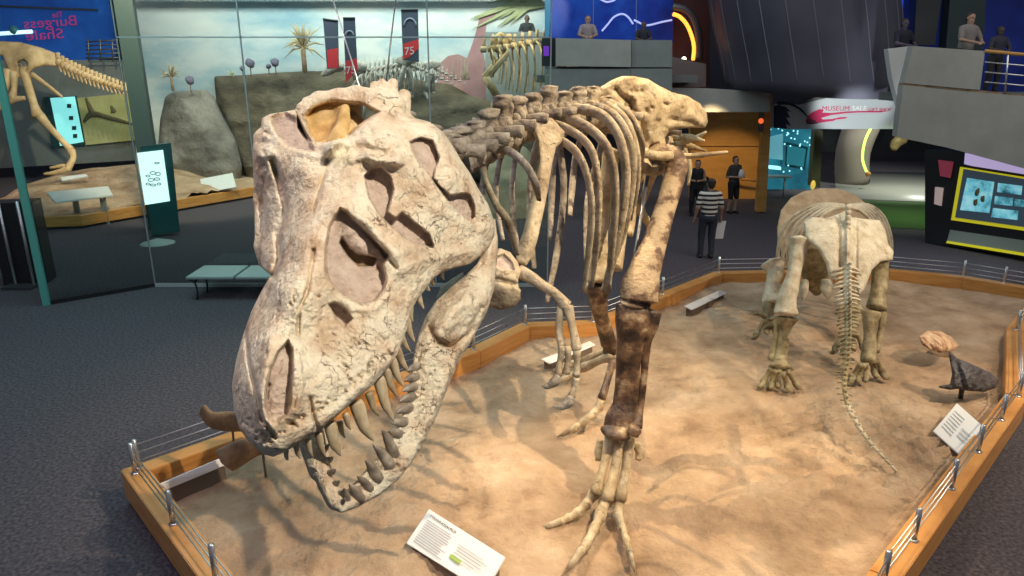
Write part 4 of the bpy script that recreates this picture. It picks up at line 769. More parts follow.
# ------------------------------------------------------------------ the mural hall beyond the glass
mur = noisy('painted sky', [(.30, (.24, .38, .45)), (.44, (.40, .50, .52)), (.56, (.58, .61, .58)), (.8, (.70, .70, .64))], .28, 6, .85, 0, 20, .001, stretch=(1, 1, 2.6))
o = slabY('mural_wall', [(127, -20), (545, -20), (545, 210), (140, 226)], 28, .2, mur); tag(o, 'tall wall painted as a cloudy blue sky behind the glass', 'mural')
o = MB().box((-6, 27.2, 6.93), (15, .3, .16)).build('lighting_truss', grey_wall, None, False); tag(o, 'pale beam along the top of the painted sky wall', 'beam')
for (pl, n_, lab) in (([(479, 19), (487, 12), (495, 12), (496, 16), (489, 18), (486, 26), (485, 38), (483, 52), (486, 66), (490, 85), (488, 110), (440, 110), (436, 86), (441, 62), (448, 56), (458, 54), (467, 58), (473, 42), (477, 28)], 'sauropod_painting', 'pink long necked dinosaur painted on the sky wall'),):
    o = slabY(n_, pl, 27.97, .025, noisy('pink paint', [(.3, (.30, .15, .15)), (.7, (.40, .23, .22))], 1, 4, .8, 0, 10, .001)); tag(o, lab, 'painting')
# painted leaf fronds
m = MB(); rr = random.Random(9)
for k in range(26):
    a = rr.uniform(2.3, 4.4); u0, v0 = 545, 6; l = rr.uniform(25, 75); u1 = u0+l*math.cos(a)*-1*-1; v1 = v0+l*.35*math.sin(a*2)+rr.uniform(-4, 8)
    p0 = Yp(u0, v0, 27.9); p1 = Yp(u0-l, max(-4, v1), 27.9); m.tube([p0, p0.lerp(p1, .5)+Vector((0, 0, .25)), p1], [.05, .09, .01], 6, .2)
o = m.build('palm_frond', plain('pale olive leaves', (.36, .38, .2), .8)); tag(o, 'olive palm fronds over the top right corner of the sky wall', 'plant', None, 'stuff')
# back platform with sand
BP = [(-16, 18.3), (-12.0, 19.2), (-8.9, 24.2), (.8, 24.3), (1.1, 27.6), (-16.5, 27.6)]
bp = thing('display_platform', 'low wooden kerb round the rocks and sand in front of the painted sky', 'display platform', (-8, 24, 0)); kerb(BP, bp, .2, .36)
xs = np.arange(-16.3, 1.3, .2); ys = np.arange(18.2, 27.8, .2); XX, YY = np.meshgrid(xs, ys, indexing='ij'); ZZ = .25+.8*np.exp(-((XX+13.5)/3.2)**2-((YY-24.5)/3)**2)+.05*fbm(XX, YY, 2.5, 3)
keep = psdf(XX, YY, inset(BP, .1)) < .12; vid = -np.ones(XX.shape, int); vid[keep] = np.arange(keep.sum())
q = np.stack([vid[:-1, :-1], vid[1:, :-1], vid[1:, 1:], vid[:-1, 1:]], -1).reshape(-1, 4); q = q[(q >= 0).all(1)]
o = mesh_np('sand_bed', np.stack([XX[keep], YY[keep], ZZ[keep]], 1), q, sand_mat, None, None, 0); tag(o, 'sand mound inside the far wooden kerb behind the glass', 'sand', None, 'stuff')
def rock(name, px, d, thick, mat, label, R=10, step=3, amp=4):
    ctrl = [(u, v, d+.0) for u, v in px[::2]]+[(sum(p_[0] for p_ in px)/len(px), sum(p_[1] for p_ in px)/len(px), d-.5)]
    o = plate(name, px, ctrl, thick, R, mat, None, step, rough=(amp, 60)); tag(o, label, 'rock'); return o
rock('boulder', [(165, 97), (172, 92), (205, 89), (214, 96), (222, 115), (236, 140), (242, 165), (240, 196), (152, 202), (158, 150), (160, 120)], 25.2, 30, rock_mat, 'smooth grey boulder standing before the painted sky, left of the skull')
rock('rock_wall', [(214, 76), (300, 71), (345, 70), (410, 78), (450, 84), (480, 100), (486, 190), (250, 192), (226, 120), (216, 105)], 26.2, 20, rock_dark, 'long dark olive rock wall below the painted sky')
rock('boulder', [(488, 150), (500, 142), (525, 146), (538, 160), (540, 232), (480, 232)], 21.2, 22, noisy('buff rock', [(.3, (.34, .28, .17)), (.7, (.52, .44, .28))], 1, 6, .9, .5, 4, .05), 'pale buff rock seen between the shoulder blade and skull')
def spiky(u, v, y, h, label, n=26, col=(.36, .27, .14), trunk=True, seed=0):
    b = Yp(u, v, y); t = thing('yucca_plant', label, 'plant', b); rr = random.Random(seed)
    if trunk: MB().tube([b, b+Vector((0, 0, h*.45))], [h*.05, h*.04], 8, noise=.1).build('trunk', fossil_brown, t)
    m = MB(); c = b+Vector((0, 0, h*(.42 if trunk else .0)))
    for k in range(n):
        a = rr.uniform(0, 6.28); e = rr.uniform(-.4, 1.4); dr = Vector((math.cos(a)*math.cos(e), math.sin(a)*math.cos(e), math.sin(e))); l = h*rr.uniform(.3, .55)
        m.tube([c, c+dr*l*.5+Vector((0, 0, .04*h)), c+dr*l+Vector((0, 0, -.05*h))], [h*.012, h*.022, .002], 5, .3)
    m.build('leaves', plain('leaf %s' % (col,), col, .8), t)
spiky(305, 72, 26.6, 2.0, 'tall spiky brown yucca on the rock wall', 34, (.40, .32, .18), True, 1)
spiky(173, 91, 25.8, 1.1, 'spiky yucca on top of the smooth grey boulder', 24, (.38, .32, .2), True, 2)
spiky(232, 76, 26.5, .6, 'small pale green tuft on the left end of the rock wall', 16, (.42, .44, .25), False, 3)
for k, (u, v, r, lab) in enumerate(((243, 74, .09, 'tiny purple pompom shrub, leftmost on the rock wall'), (251, 74, .17, 'larger purple pompom shrub, second from left on the rock wall'), (269, 72, .09, 'tiny purple pompom shrub left of the rounder one by the yucca'), (276, 72, .15, 'round purple pompom shrub nearest the yucca'), (191, 90, .15, 'purple pompom shrub on the smooth grey boulder'))):
    b = Yp(u, v, 26.6 if k < 4 else 25.8); t = thing('pompom_shrub', lab, 'plant', b, 'purple pompom shrubs on the rocks')
    MB().tube([b-Vector((0, 0, .1)), b+Vector((0, 0, r*1.6))], .02, 6).build('stem', fossil_brown, t); MB().ball(b+Vector((0, 0, r*2.2)), r, 12, 8, .08, k).build('flower_head', plain('dusty purple', (.13, .12, .17), .9), t)
m = MB(); rr = random.Random(12)
for k in range(120):
    u = rr.uniform(352, 470); b = Yp(u, 80, 26.7); l = rr.uniform(.3, .9); m.tube([b, b+Vector((rr.uniform(-.15, .15), 0, l))], [.012, .003], 4)
o = m.build('dry_grass', plain('dry grass', (.30, .30, .20), .9)); tag(o, 'thin dry grass along the crest of the rock wall', 'grass', None, 'stuff')
# banners
navy = plain('navy banner', (.035, .045, .075), .8); red = plain('red banner cloth', (.50, .02, .025), .8); bw = plain('banner print', (.55, .5, .5), .8); bgrey = plain('banner ring print', (.16, .18, .24), .8)
def banner(px, y, redpx, label, ring, txt, tp, g='hanging banners'):
    t = thing('banner', label, 'banner', Yp(px[0][0], px[0][1], y)); slabY('cloth', px, y, .02, navy, t)
    if redpx: slabY('red_panel', redpx, y-.008, .006, red, t)
    if ring:
        m = MB(); u, v, r = ring; m.tube([Yp(u+r*math.cos(a), v+r*1.25*math.sin(a), y-.012) for a in [math.pi*(1.0+k/9) for k in range(10)]], .03, 6, .4); m.build('ring_print', bgrey, t)
    if txt: text('lettering', txt, Yp(*tp, y-.012), (1, 0, .1), (0, 0, 1), .34, bw, t, .003)
    MB().tube([Yp(px[0][0], px[0][1], y), Yp(px[1][0], px[1][1], y)], .03, 6).build('hanging_bar', black, t)
banner([(323, 19), (338, 21), (339, 68), (327, 69)], 25, [(327, 50), (338, 48), (338.5, 68), (328, 68)], 'plain dark banner with a faded red foot, leftmost of the three', None, None, None)
MATS['faded'] = None
banner([(343, 18), (355, 18), (357, 60), (357.5, 70), (346, 83), (345, 60)], 24.5, [(345.5, 61), (356.5, 58), (357.3, 70), (346, 83)], 'dark banner with a pointed red tail, middle of the three', (349.5, 36, 4), '75', (346.5, 74))
banner([(401, 10), (418, 9.5), (419, 62), (403, 60)], 24.5, [(403, 44), (418.5, 39), (419, 48), (411, 56), (403, 60)], 'dark banner with a slanted red stripe, rightmost of the three', (410, 26, 6), '75', (405, 55))
del MATS['faded']
for (u0, v0, u1, v1, y, lab) in ((398, -20, 387, 80, 13.6, 0), (327, -5, 361, 88, 13.6, 0)):
    pass
cb_ = MB().tube([P(399, -30, 3.1), P(384, 100, 2.98)], .0035, 6).build('hanging_cable', steel_dark); tag(cb_, 'thin dark cable holding up the crest of the big skull', 'cable')
cb_ = MB().tube([P(324, -30, 3.3), P(361, 92, 2.95)], .0035, 6).build('hanging_cable', steel); tag(cb_, 'thin pale cable slanting from upper left to the skull', 'cable')
# ------------------------------------------------------------------ other skeletons
def quadskel(name, label, base, yaw, s, mat, nrib=12, tail=12, neck=5, legs=True, nh=.6, group=None, head=True):
    """four legged or two legged mount: spine, ribs, limbs, skull"""
    t = thing(name, label, 'dinosaur skeleton', base, group); c, sn = math.cos(yaw), math.sin(yaw)
    def W(x, y, z): return Vector((base[0]+(x*c-y*sn)*s, base[1]+(x*sn+y*c)*s, base[2]+z*s))
    def Z(x): return 1.55+.12*math.cos(x*1.6)
    k = 0
    for i in range(-tail, nrib+neck):
        x = i*.14; f = max(0, -i/max(tail, 1)); z = Z(x) if i < nrib else Z(nrib*.14)+(i-nrib)*.14*nh; z -= f*.35 if i < 0 else 0
        r = .06*(1-.75*f); m = MB(); m.tube([W(x-.05, 0, z), W(x+.05, 0, z)], r*s, 8, noise=.05); m.tube([W(x, 0, z), W(x-.03, 0, z+r+.14*(1-.6*f))], [r*.45*s, r*.5*s], 6, .5); m.build('vertebra', mat, t)
        if 1 < i < nrib:
            d = .95*math.sin(math.pi*(i+1)/(nrib+3)); w_ = .33*math.sin(math.pi*(i+2)/(nrib+4))
            for sd in (-1, 1): MB().tube([W(x, .04*sd, z), W(x-.02, w_*sd, z-.12), W(x-.06, w_*1.15*sd, z-.45*d), W(x-.02, w_*.75*sd, z-.95*d)], [.022*s, .028*s, .026*s, .014*s], 6, .7, sub=4).build('rib', mat, t)
    xe = (nrib+neck)*.14; ze = Z(nrib*.14)+neck*.14*nh
    if head: m = MB(); m.tube([W(xe-.05, 0, ze), W(xe+.15, 0, ze+.02), W(xe+.4, 0, ze-.1), W(xe+.62, 0, ze-.22)], [.10*s, .17*s, .12*s, .05*s], 12, .7, noise=.08, sub=4); m.build('skull', mat, t)
    for sd in (-1, 1):
        MB().tube([W(-.25, .1*sd, Z(0)+.12), W(0, .14*sd, Z(0)+.1), W(.3, .1*sd, Z(0)+.1)], [.05*s, .16*s, .05*s], 10, .3, sub=4).build('pelvis', mat, t)
        lx = .12*sd
        MB().tube([W(0, .18*sd, Z(0)-.05), W(.16+lx, .2*sd, .98)], [.07*s, .075*s], 8, noise=.08, sub=3).build('femur', mat, t)
        MB().tube([W(.16+lx, .2*sd, .98), W(-.02+lx, .2*sd, .42)], [.06*s, .04*s], 8, sub=3).build('tibia', mat, t)
        MB().tube([W(-.02+lx, .2*sd, .42), W(.06+lx, .2*sd, .06)], [.045*s, .045*s], 8).build('metatarsal', mat, t)
        for q in (-.5, 0, .5): MB().tube([W(.06+lx, .2*sd, .06), W(.3+lx, (.2+q*.2)*sd, .03)], [.035*s, .012*s], 6).build('toe_bone', mat, t)
        xf = (nrib-1)*.14
        MB().tube([W(xf-.3, .28*sd, Z(xf)-.05), W(xf+.1, .26*sd, Z(xf)-.5)], [.04*s, .06*s], 8, .5).build('scapula', mat, t)
        if legs:
            MB().tube([W(xf+.1, .26*sd, Z(xf)-.5), W(xf-.1, .26*sd, .6)], [.055*s, .045*s], 8).build('humerus', mat, t)
            MB().tube([W(xf-.1, .26*sd, .6), W(xf+.02, .26*sd, .08)], [.04*s, .035*s], 8).build('forearm', mat, t)
        else: MB().tube([W(xf+.1, .26*sd, Z(xf)-.5), W(xf-.05, .26*sd, Z(xf)-.8), W(xf+.15, .26*sd, Z(xf)-.95)], [.035*s, .025*s, .02*s], 8).build('arm_bone', mat, t)
    return t
q0 = Yp(425, 120, 23.5); quadskel('dinosaur_skeleton', 'pale grey four legged skeleton beyond the skull, in front of the pink painted dinosaur', (q0.x-.7, 24.9, q0.z-.35), math.pi-.25, 1.25, bone_white, 12, 10, 2)
q0 = Yp(400, 120, 25.2); quadskel('dinosaur_skeleton', 'pale grey skeleton at the left of the far group, under the slanted red banner', (q0.x+1.2, 25.3, q0.z-.1), math.pi+.1, 1.1, bone_white, 12, 7, 3)
q0 = Yp(520, 110, 24); t_ = quadskel('dinosaur_skeleton', 'golden lit upright skeleton with tall ribs before the grey box wall', (q0.x+1.9, 23.6, q0.z-.55), math.pi+.15, 1.7, bone_gilt, 13, 4, 1, nh=.9, head=False)
0 and quadskel('dinosaur_skeleton', 'dark lit skeleton peeping between the green column and the grey boulder', (q0.x+.3, 25.5, .3), 2.2, 1.6, bone_white, 11, 6, 3)
# rock pedestal under the far group
rock('rock_pedestal', [(385, 98), (420, 92), (470, 95), (500, 104), (540, 100), (548, 180), (385, 180)], 24.2, 26, rock_dark, 'dark rubble ledge carrying the far skeletons')
for (u, v, r) in ((494, 40, .14), (497, 48, .13), (500, 38, .16), (505, 43, .15), (509, 38, .13), (503, 53, .10)):
    MB().ball(Yp(u, v, 23.4), (r, r*.8, r*1.1), 10, 8, .12, u).build('neck_vertebra', bone_gilt, t_)
# left orange skeleton (only its hips, leg and tail are in the photograph)
ls = thing('theropod_skeleton', 'tan two legged dinosaur skeleton at the far left, tail pointing right', 'dinosaur skeleton', G(60, 175, .9))
D0 = 22.5
plate('ilium', [(-14, 42), (0, 41), (20, 42), (40, 47), (56, 53), (60, 60), (58, 67), (44, 66), (34, 69), (26, 78), (16, 78), (8, 70), (2, 56), (-14, 56)], [(-10, 48, D0), (20, 44, D0), (58, 60, D0+.3), (30, 60, D0-.2), (15, 70, D0)], 8, 4, noisy('amber tan bone', [(.3, (.40, .26, .12)), (.6, (.64, .46, .25)), (.8, (.74, .60, .38))], 3, 6, .7, .3, 12, .02), ls, 1.2, [([(17, 62), (23, 59), (28, 63), (26, 69), (19, 69)], 6, 2, 0)])
am = MATS['amber tan bone']  # amber tan is the bone's own colour
for (n_, pl, rd) in (('femur', [(24, 68), (28, 85), (34, 105), (38, 116)], [5, 4, 4, 6]), ('tibia', [(40, 116), (52, 130), (64, 143), (71, 150)], [5, 3.4, 3, 4]), ('metatarsal', [(71, 150), (73, 158), (68, 168)], [4, 3, 3.4]), ('pubis', [(14, 72), (14, 88), (12, 98)], [4, 3, 4]), ('femur', [(8, 70), (4, 90), (-6, 110)], [5, 4, 5]), ('ischium', [(32, 74), (48, 86), (62, 97)], [2.6, 2, 1.4]), ('pubic_boot', [(8, 102), (16, 99), (25, 98)], [3, 3, 2]), ('toe_bone', [(70, 168), (58, 172), (44, 174)], [3.2, 2.4, 1.2]), ('toe_bone', [(68, 168), (62, 166), (50, 168)], [2.6, 2, 1.2])):
    MB().tube([P(u, v, D0) for u, v in pl], [r*D0/FPX for r in rd], 10, .85, noise=.07, sub=4).build(n_, am, ls)
for k in range(17):
    f = k/16; u = 58+68*f; v = 62+28*f**.8; r = 5.4*(1-.3*f)*D0/FPX; a = P(u, v, D0+.05*k); m = MB(); m.tube([a, P(u+2.6, v+1, D0+.05*k)], r*.75, 8, noise=.08)
    m.tube([a, P(u-.5, v-9+2*f, D0+.05*k)], [r*.35, r*.5], 6, .5); m.tube([a, P(u+3, v+10-2*f, D0+.05*k)], [r*.3, r*.2], 6, .5); m.build('tail_vertebra', am, ls)
for (u, v) in ((30, 52), (44, 60)): pass
o = slabY('bench', [(48, 193), (110, 186), (113, 196), (55, 202)], 17.6, .5, grey_wall, None); bpy.data.objects.remove(o)
rd = thing('reading_rail', 'slanted pale label shelf on two posts before the far sand mound', 'information panel', (-11.3, 17.6, 0))
q = [G(46, 192, 1.0), G(108, 186, 1.0), G(113, 195, .82), G(55, 202, .82)]; MB().prism(q, (0, 0, -.05)).build('panel', plain('grey white shelf', (.62, .66, .62), .5), rd, False, .01)
for u in (72, 100): a = G(u, 195, .85); MB().box((a.x, a.y+.1, a.z/2-.03), (.14, .08, a.z-.02)).build('post', grey_wall2, rd, False)
t = thing('label_stand', 'white label board on the far kerb between kiosk and skull', 'information panel', G(218, 190, .36))
MB().prism([Yp(200, 179, 23.6), Yp(232, 173, 23.6), Yp(236, 187, 23.2), Yp(203, 193, 23.2)], (0, .06, -.02)).build('panel', plain('label white', (.72, .76, .74), .5), t, False)
a = Yp(218, 188, 23.5); MB().box((a.x, a.y+.2, a.z+.06), (.5, .05, .26)).build('base', black, t, False)
for k in range(3): a, b = Yp(204+k, 182+k*3, 23.58-.06*k), Yp(222+k, 178.5+k*3, 23.58-.06*k); MB().prism([a, b, b+Vector((0, 0, .04)), a+Vector((0, 0, .04))], (0, -.012, 0)).build('text_line', MATS['print grey'], t, False)
t = thing('label_stand', 'thin pale label strip lying on the far sand mound beside the clawed foot', 'information panel', G(75, 176, .9))
MB().prism([Yp(60, 177, 22.6), Yp(86, 174, 22.6), Yp(88, 176, 22.4), Yp(62, 180, 22.4)], (0, 0, -.04)).build('panel', MATS['label white'], t, False)
# left background wall with sign, panels, rail
blue_wall = noisy('deep blue emissive wall', [(.3, (.004, .04, .26)), (.55, (.01, .10, .45)), (.8, (.04, .28, .62))], .35, 4, .5, 0, 10, .001, emit=.28)  # blue light on the wall put into its own emission
o = slabY('curved_blue_wall', [(-30, -20), (100, -20), (112, 34), (112, 58), (60, 62), (-30, 62)], 29.5, .3, blue_wall); tag(o, 'glowing deep blue gallery wall with red reversed lettering', 'wall panel')
mag = plain('crimson letters', (.35, .03, .16), .6, emit=(.42, .03, .18), es=.5)
def mirror_text(body, u, v, y, size, wd, par=None):
    p0 = Yp(u, v, y); return text('lettering', body, p0, (-1, 0, -.06), (0, 0, 1), size, mag, par, .004, wd)
for body, u, v, sz, wd in (('The', 63, 17, .30, .42), ('Burgess', 77, 25, .52, 2.1), ('Shale', 64, 38, .52, 1.5)): mirror_text(body, u, v, 29.42, sz, wd, o)
for v in (7, ): MB().tube([Yp(-30, 5, 29.4), Yp(98, 10, 29.4)], .04, 6).build('wall_joint', navy, o)
MB().tube([Yp(-20, 35, 28), Yp(32, 31.5, 28)], .07, 8).build('strip_lamp', plain('lamp white', (.8, .9, .9), .4, emit=(.6, .9, 1), es=1.2)); tag(bpy.data.objects['strip_lamp'], 'thin white strip light over the tan hip bones', 'lamp')
MB().ball(Yp(14, 30, 28), .16, 12, 8).build('lamp_knob', plain('teal metal', (.03, .18, .22), .4), bpy.data.objects['strip_lamp'])
rl = thing('mezzanine_railing', 'dim upper level railing beside the green column', 'railing', Yp(100, 58, 27.5))
for k in range(5): MB().tube([Yp(86, 42+k*4, 27.5), Yp(118, 40+k*4.4, 27.5)], .03, 6).build('rail_bar', steel_dark, rl)
for u in (88, 100, 112): MB().tube([Yp(u, 39, 27.5), Yp(u+1, 61, 27.5)], .04, 6).build('post', steel_dark, rl)
o = slabY('gallery_wall', [(-30, 60), (125, 60), (140, 160), (-30, 170)], 28.6, .2, grey_wall2); tag(o, 'grey lower gallery wall carrying lit panels at the far left', 'wall panel')
dk = plain('dark green frame', (.01, .06, .06), .5)
t = thing('lit_panel', 'tall glowing cyan panel on the grey gallery wall', 'display panel', Yp(63, 130, 28.4)); slabY('frame', [(43, 97), (76, 96), (84, 146), (52, 148)], 28.5, .08, dk, t); slabY('screen', [(50, 98), (74, 96.5), (83, 142), (60, 146)], 28.4, .05, plain('cyan glow', (.3, .8, .8), .5, emit=(.28, .80, .78), es=.85), t)
for (u, v) in ((69, 106), (71, 118), (74, 128), (75, 136)): slabY('printed_square', [(u-2, v-2), (u+2, v-2), (u+2, v+2), (u-2, v+2)], 28.37, .02, dk, t)
t = thing('lit_panel', 'yellow green panel with a brown ammonite and horn drawing on the gallery wall', 'display panel', Yp(105, 120, 28.4)); slabY('board', [(77, 98), (130, 93), (136, 140), (86, 145)], 28.4, .05, noisy('yellow green print', [(.3, (.30, .30, .10)), (.7, (.46, .44, .20))], 1, 4, .6, 0, 10, .001, emit=.25), t)
bi = plain('brown print', (.14, .12, .05), .8)
for pl in ([(84, 122), (92, 114), (110, 118), (132, 124)], [(86, 98), (92, 112), (96, 116)], [(111, 106), (114, 112)]): MB().tube([Yp(u, v, 28.36) for u, v in pl], [.05, .12, .09, .05][:len(pl)], 6, .25, sub=3).build('printed_shape', bi, t)
# ------------------------------------------------------------------ centre and right background
o = slabY('box_wall', [(485, 32), (545, 32), (546, 190), (487, 190)], 26, .3, grey_wall2); tag(o, 'grey box shaped balcony wall behind the golden skeleton', 'wall panel')
bwall = noisy('blue projected wall', [(.3, (.0, .008, .09)), (.5, (.002, .022, .22)), (.7, (.006, .07, .38))], .5, 4, .5, 0, 10, .001, emit=.38)
o = slabY('blue_screen_wall', [(545, -25), (673, -25), (673, 42), (545, 42)], 22.6, .2, bwall); tag(o, 'bright royal blue screen wall with wavy white lines above the hip bones', 'screen'); bs = o
wl = plain('pale wave line', (.5, .55, .9), .5, emit=(.40, .46, .85), es=.7)
for pl in ([(602, 31), (608, 24), (614, 17), (622, 14), (628, 17), (633, 24)], [(634, 20), (640, 23), (644, 25), (650, 25), (662, 22), (672, 20)], [(600, -1), (607, 2), (615, 0)]): MB().tube([Yp(u, v, 22.55) for u, v in pl], .028, 6, sub=5).build('wave_line', wl, bs)
for u in (593, 636): slabY('screen_joint', [(u, -25), (u+.8, -25), (u+.6, 38), (u, 38)], 22.58, .02, plain('blue grey joint', (.2, .25, .45), .5), bs)
o = slabY('projected_strip', [(545, -10), (551, -10), (549, 40), (545, 40)], 22.5, .04, plain('teal strip', (.0, .08, .2), .5, emit=(0, .2, .4), es=.4), bs)
o = thing('mezzanine_parapet', 'grey panelled balcony parapet under the blue screen', 'parapet', Yp(600, 60, 20))
slabY('upper_panel', [(556, 38), (631, 40), (631, 67), (556, 66)], 20.0, .25, grey_wall, o); slabY('upper_panel', [(631.5, 40), (672, 40), (672, 67), (631.5, 67)], 20.15, .25, grey_wall2, o)
slabY('lower_panel', [(545, 69), (630, 69), (630, 96), (672, 96), (672, 130), (545, 130)], 20.05, .3, grey_wall2, o); slabY('lower_panel', [(630.5, 69), (672, 69), (672, 96), (630.5, 96)], 20.05, .3, grey_wall2, o)
slabY('groove', [(545, 66.5), (672, 67), (672, 69), (545, 69)], 20.2, .2, grey_band, o)
slabY('lower_panel', [(672, 88), (700, 88), (770, 92), (770, 112), (672, 112)], 20.6, .3, grey_wall, o); slabY('lower_panel', [(669, 56), (706, 64), (706, 87), (669, 87)], 21.4, .2, plain('brownish wall', (.16, .12, .11), .6), o)
pw = thing('lit_window', 'small purple lit window at the left end of the grey parapet', 'window', Yp(549, 50, 20.5)); slabY('frame', [(542, 38), (556, 38), (556, 66), (542, 66)], 20.4, .1, black, pw); slabY('pane', [(543.5, 46), (549, 46), (549, 56), (543.5, 56)], 20.36, .04, plain('purple glow', (.2, .03, .5), .5, emit=(.28, .04, .75), es=.35), pw)
o = slabY('maroon_wall', [(673, -25), (710, -25), (710, 90), (673, 90)], 23, .2, noisy('maroon wall', [(.3, (.07, .03, .035)), (.7, (.15, .05, .04))], .5, 4, .5, 0, 10, .001)); tag(o, 'dim maroon wall behind the orange neon arc', 'wall panel')
nt_ = thing('neon_arc', 'glowing orange curved neon tube on the maroon wall', 'neon light', Yp(685, 40, 22)); MB().tube([Yp(u, v, 21.9) for u, v in ((673, 14), (680, 17), (687, 25), (692, 37), (694, 48), (693, 60))], .055, 8, sub=5).build('tube', plain('orange neon', (1, .3, .04), .5, emit=(1, .28, .03), es=2.6), nt_)
MB().tube([Yp(u, v, 22.2) for u, v in ((673, 7), (686, 10), (694, 20), (698, 36), (699, 60))], .12, 8, .4, sub=5).build('rim', steel_dark, nt_)
ws = MB().ball(Yp(684, 59, 21.8), .07, 10, 8).build('wall_lamp', plain('warm lamp', (1, .9, .8), .5, emit=(1, .8, .6), es=3)); tag(ws, 'small bright round lamp below the orange neon arc', 'lamp')
# drum
dr = thing('hanging_drum', 'huge dark ribbed drum hanging over the gift shop banner', 'drum', (9.2, 21, 3.8))
m = MB(); rings = []
mt = noisy('charcoal drum', [(.3, (.04, .04, .06)), (.7, (.10, .10, .125))], .25, 3, .45, .1, 4, .02)
for k in range(21):
    f = k/20; z = 3.72+f*4.3; cx = 8.79-1.17*f; r = 2.42+.10*math.sin(f*3.14)+.10*max(0, .18-f)*4; rings.append([(cx+r*math.cos(a/72*6.2832), 21.3+r*math.sin(a/72*6.2832), z+(.22*math.cos(a/72*6.2832-1.9) if k == 0 else 0)) for a in range(72)])
vs = [q for r_ in rings for q in r_]; fs = [(i*72+j, i*72+(j+1) % 72, (i+1)*72+(j+1) % 72, (i+1)*72+j) for i in range(20) for j in range(72)]
m.add(vs, fs+[tuple(range(71, -1, -1))]); m.build('shell', mt, dr)
ribm = plain('pale rib seam', (.15, .155, .18), .6)
for a in range(36, 72, 3):
    m = MB(); m.tube([Vector(rings[k][a])+Vector((math.cos(a/72*6.2832), math.sin(a/72*6.2832), 0))*.004 for k in range(1, 21)], .014, 6, .5); m.build('rib_seam', ribm, dr)
# white banner sign
sg = thing('shop_sign', 'white curved sign with a red comet swoosh reading museum and gift shop', 'sign', Yp(840, 115, 21.8))
wsg = plain('sign white', (.52, .57, .58), .5)
slabY('board', [(766, 108), (775, 104), (787, 103), (799, 105), (807, 103), (818, 100), (831, 97.5), (843, 96), (856, 95), (875, 96), (894, 98.5), (902, 106), (900, 118), (898, 129), (788, 129), (766, 127)], 21.8, .08, wsg, sg)
slabY('top_band', [(806, 101), (818, 96), (830, 92), (843, 89.5), (868, 88.5), (892, 90), (895, 98), (875, 95.5), (856, 94.5), (843, 95.5), (831, 97), (818, 99.5), (807, 102.5)], 21.77, .1, grey_band, sg)
slabY('silhouette', [(774, 106), (779, 105), (786, 107), (791, 112), (787, 111), (790, 118), (786, 117), (791, 126), (786, 124), (787, 129), (774, 128)], 21.77, .02, plain('sign navy', (.02, .03, .07), .6), sg)
MB().tube([Yp(u, v, 21.77) for u, v in ((778, 103), (790, 104), (800, 109), (808, 117))], [.05, .04, .03, .015], 6, sub=4).build('silhouette', MATS['sign navy'], sg)
cr = plain('sign red', (.55, .02, .10), .5)
slabY('comet_swoosh', [(806, 121), (808, 116), (813, 112), (820, 109), (824, 110), (822, 112.5), (832, 113), (846, 111.5), (860, 111), (880, 111), (891, 110.5), (880, 112.4), (860, 112.4), (846, 113.2), (832, 115), (821, 118), (823, 119.5), (832, 119), (840, 117.3), (848, 117), (845, 118.6), (836, 119.6), (833, 121), (822, 122.5), (812, 124.5), (807, 124)], 21.76, .02, cr, sg)
slabY('comet_head', [(806, 121), (809, 118.5), (815, 120), (818, 123.5), (812, 124.5), (807, 124)], 21.745, .02, plain('sign dark red', (.12, .02, .05), .5), sg)
def px_text(body, u0, u1, v, y, size, mat, par):
    a, b = Yp(u0, v, y), Yp(u1, v, y); text('lettering', body, a, (1, 0, 0), (0, 0, 1), size, mat, par, .006, (b-a).length)
px_text('MUSEUM', 822, 849, 110.6, 21.74, .19, cr, sg); px_text('SALE', 852, 866, 110.4, 21.74, .19, plain('pale sign pink', (.95, .92, .93), .5), sg); px_text('GIFT SHOP', 868, 891, 111, 21.74, .13, cr, sg)
# orange wall and post
ow = thing('wooden_wall', 'honey coloured wooden wall behind the walking visitors', 'wall panel', Yp(730, 190, 24)); slabY('upper_board', [(690, 96), (764, 96), (764, 146), (690, 146)], 24.0, .2, orange_wall, ow); slabY('lower_board', [(690, 147), (764, 147), (764, 206), (690, 202)], 24.0, .2, orange_wall, ow)
MB().tube([Yp(735, 178, 23.4), Yp(760, 181, 23.4)], .05, 6).build('handrail', orange_wall, ow)
po = thing('wooden_post', 'orange timber post between the wooden wall and the cyan lit shop', 'post', G(763, 209, 0)); slabY('post_body', [(765, 92), (773, 92), (766, 212), (757, 212)], 21.45, .25, orange_wall, po, .01)
sl = thing('sign_plate', 'small dark hanging plate with a red light on the timber post', 'sign', Yp(762, 112, 21.4)); slabY('plate_body', [(761, 96), (765, 96), (763, 132), (758, 131)], 21.38, .06, steel_dark, sl); MB().ball(Yp(761, 121, 21.3), .08, 10, 8).build('lamp', plain('red lamp', (.8, .1, .03), .5, emit=(.9, .14, .03), es=.9), sl)
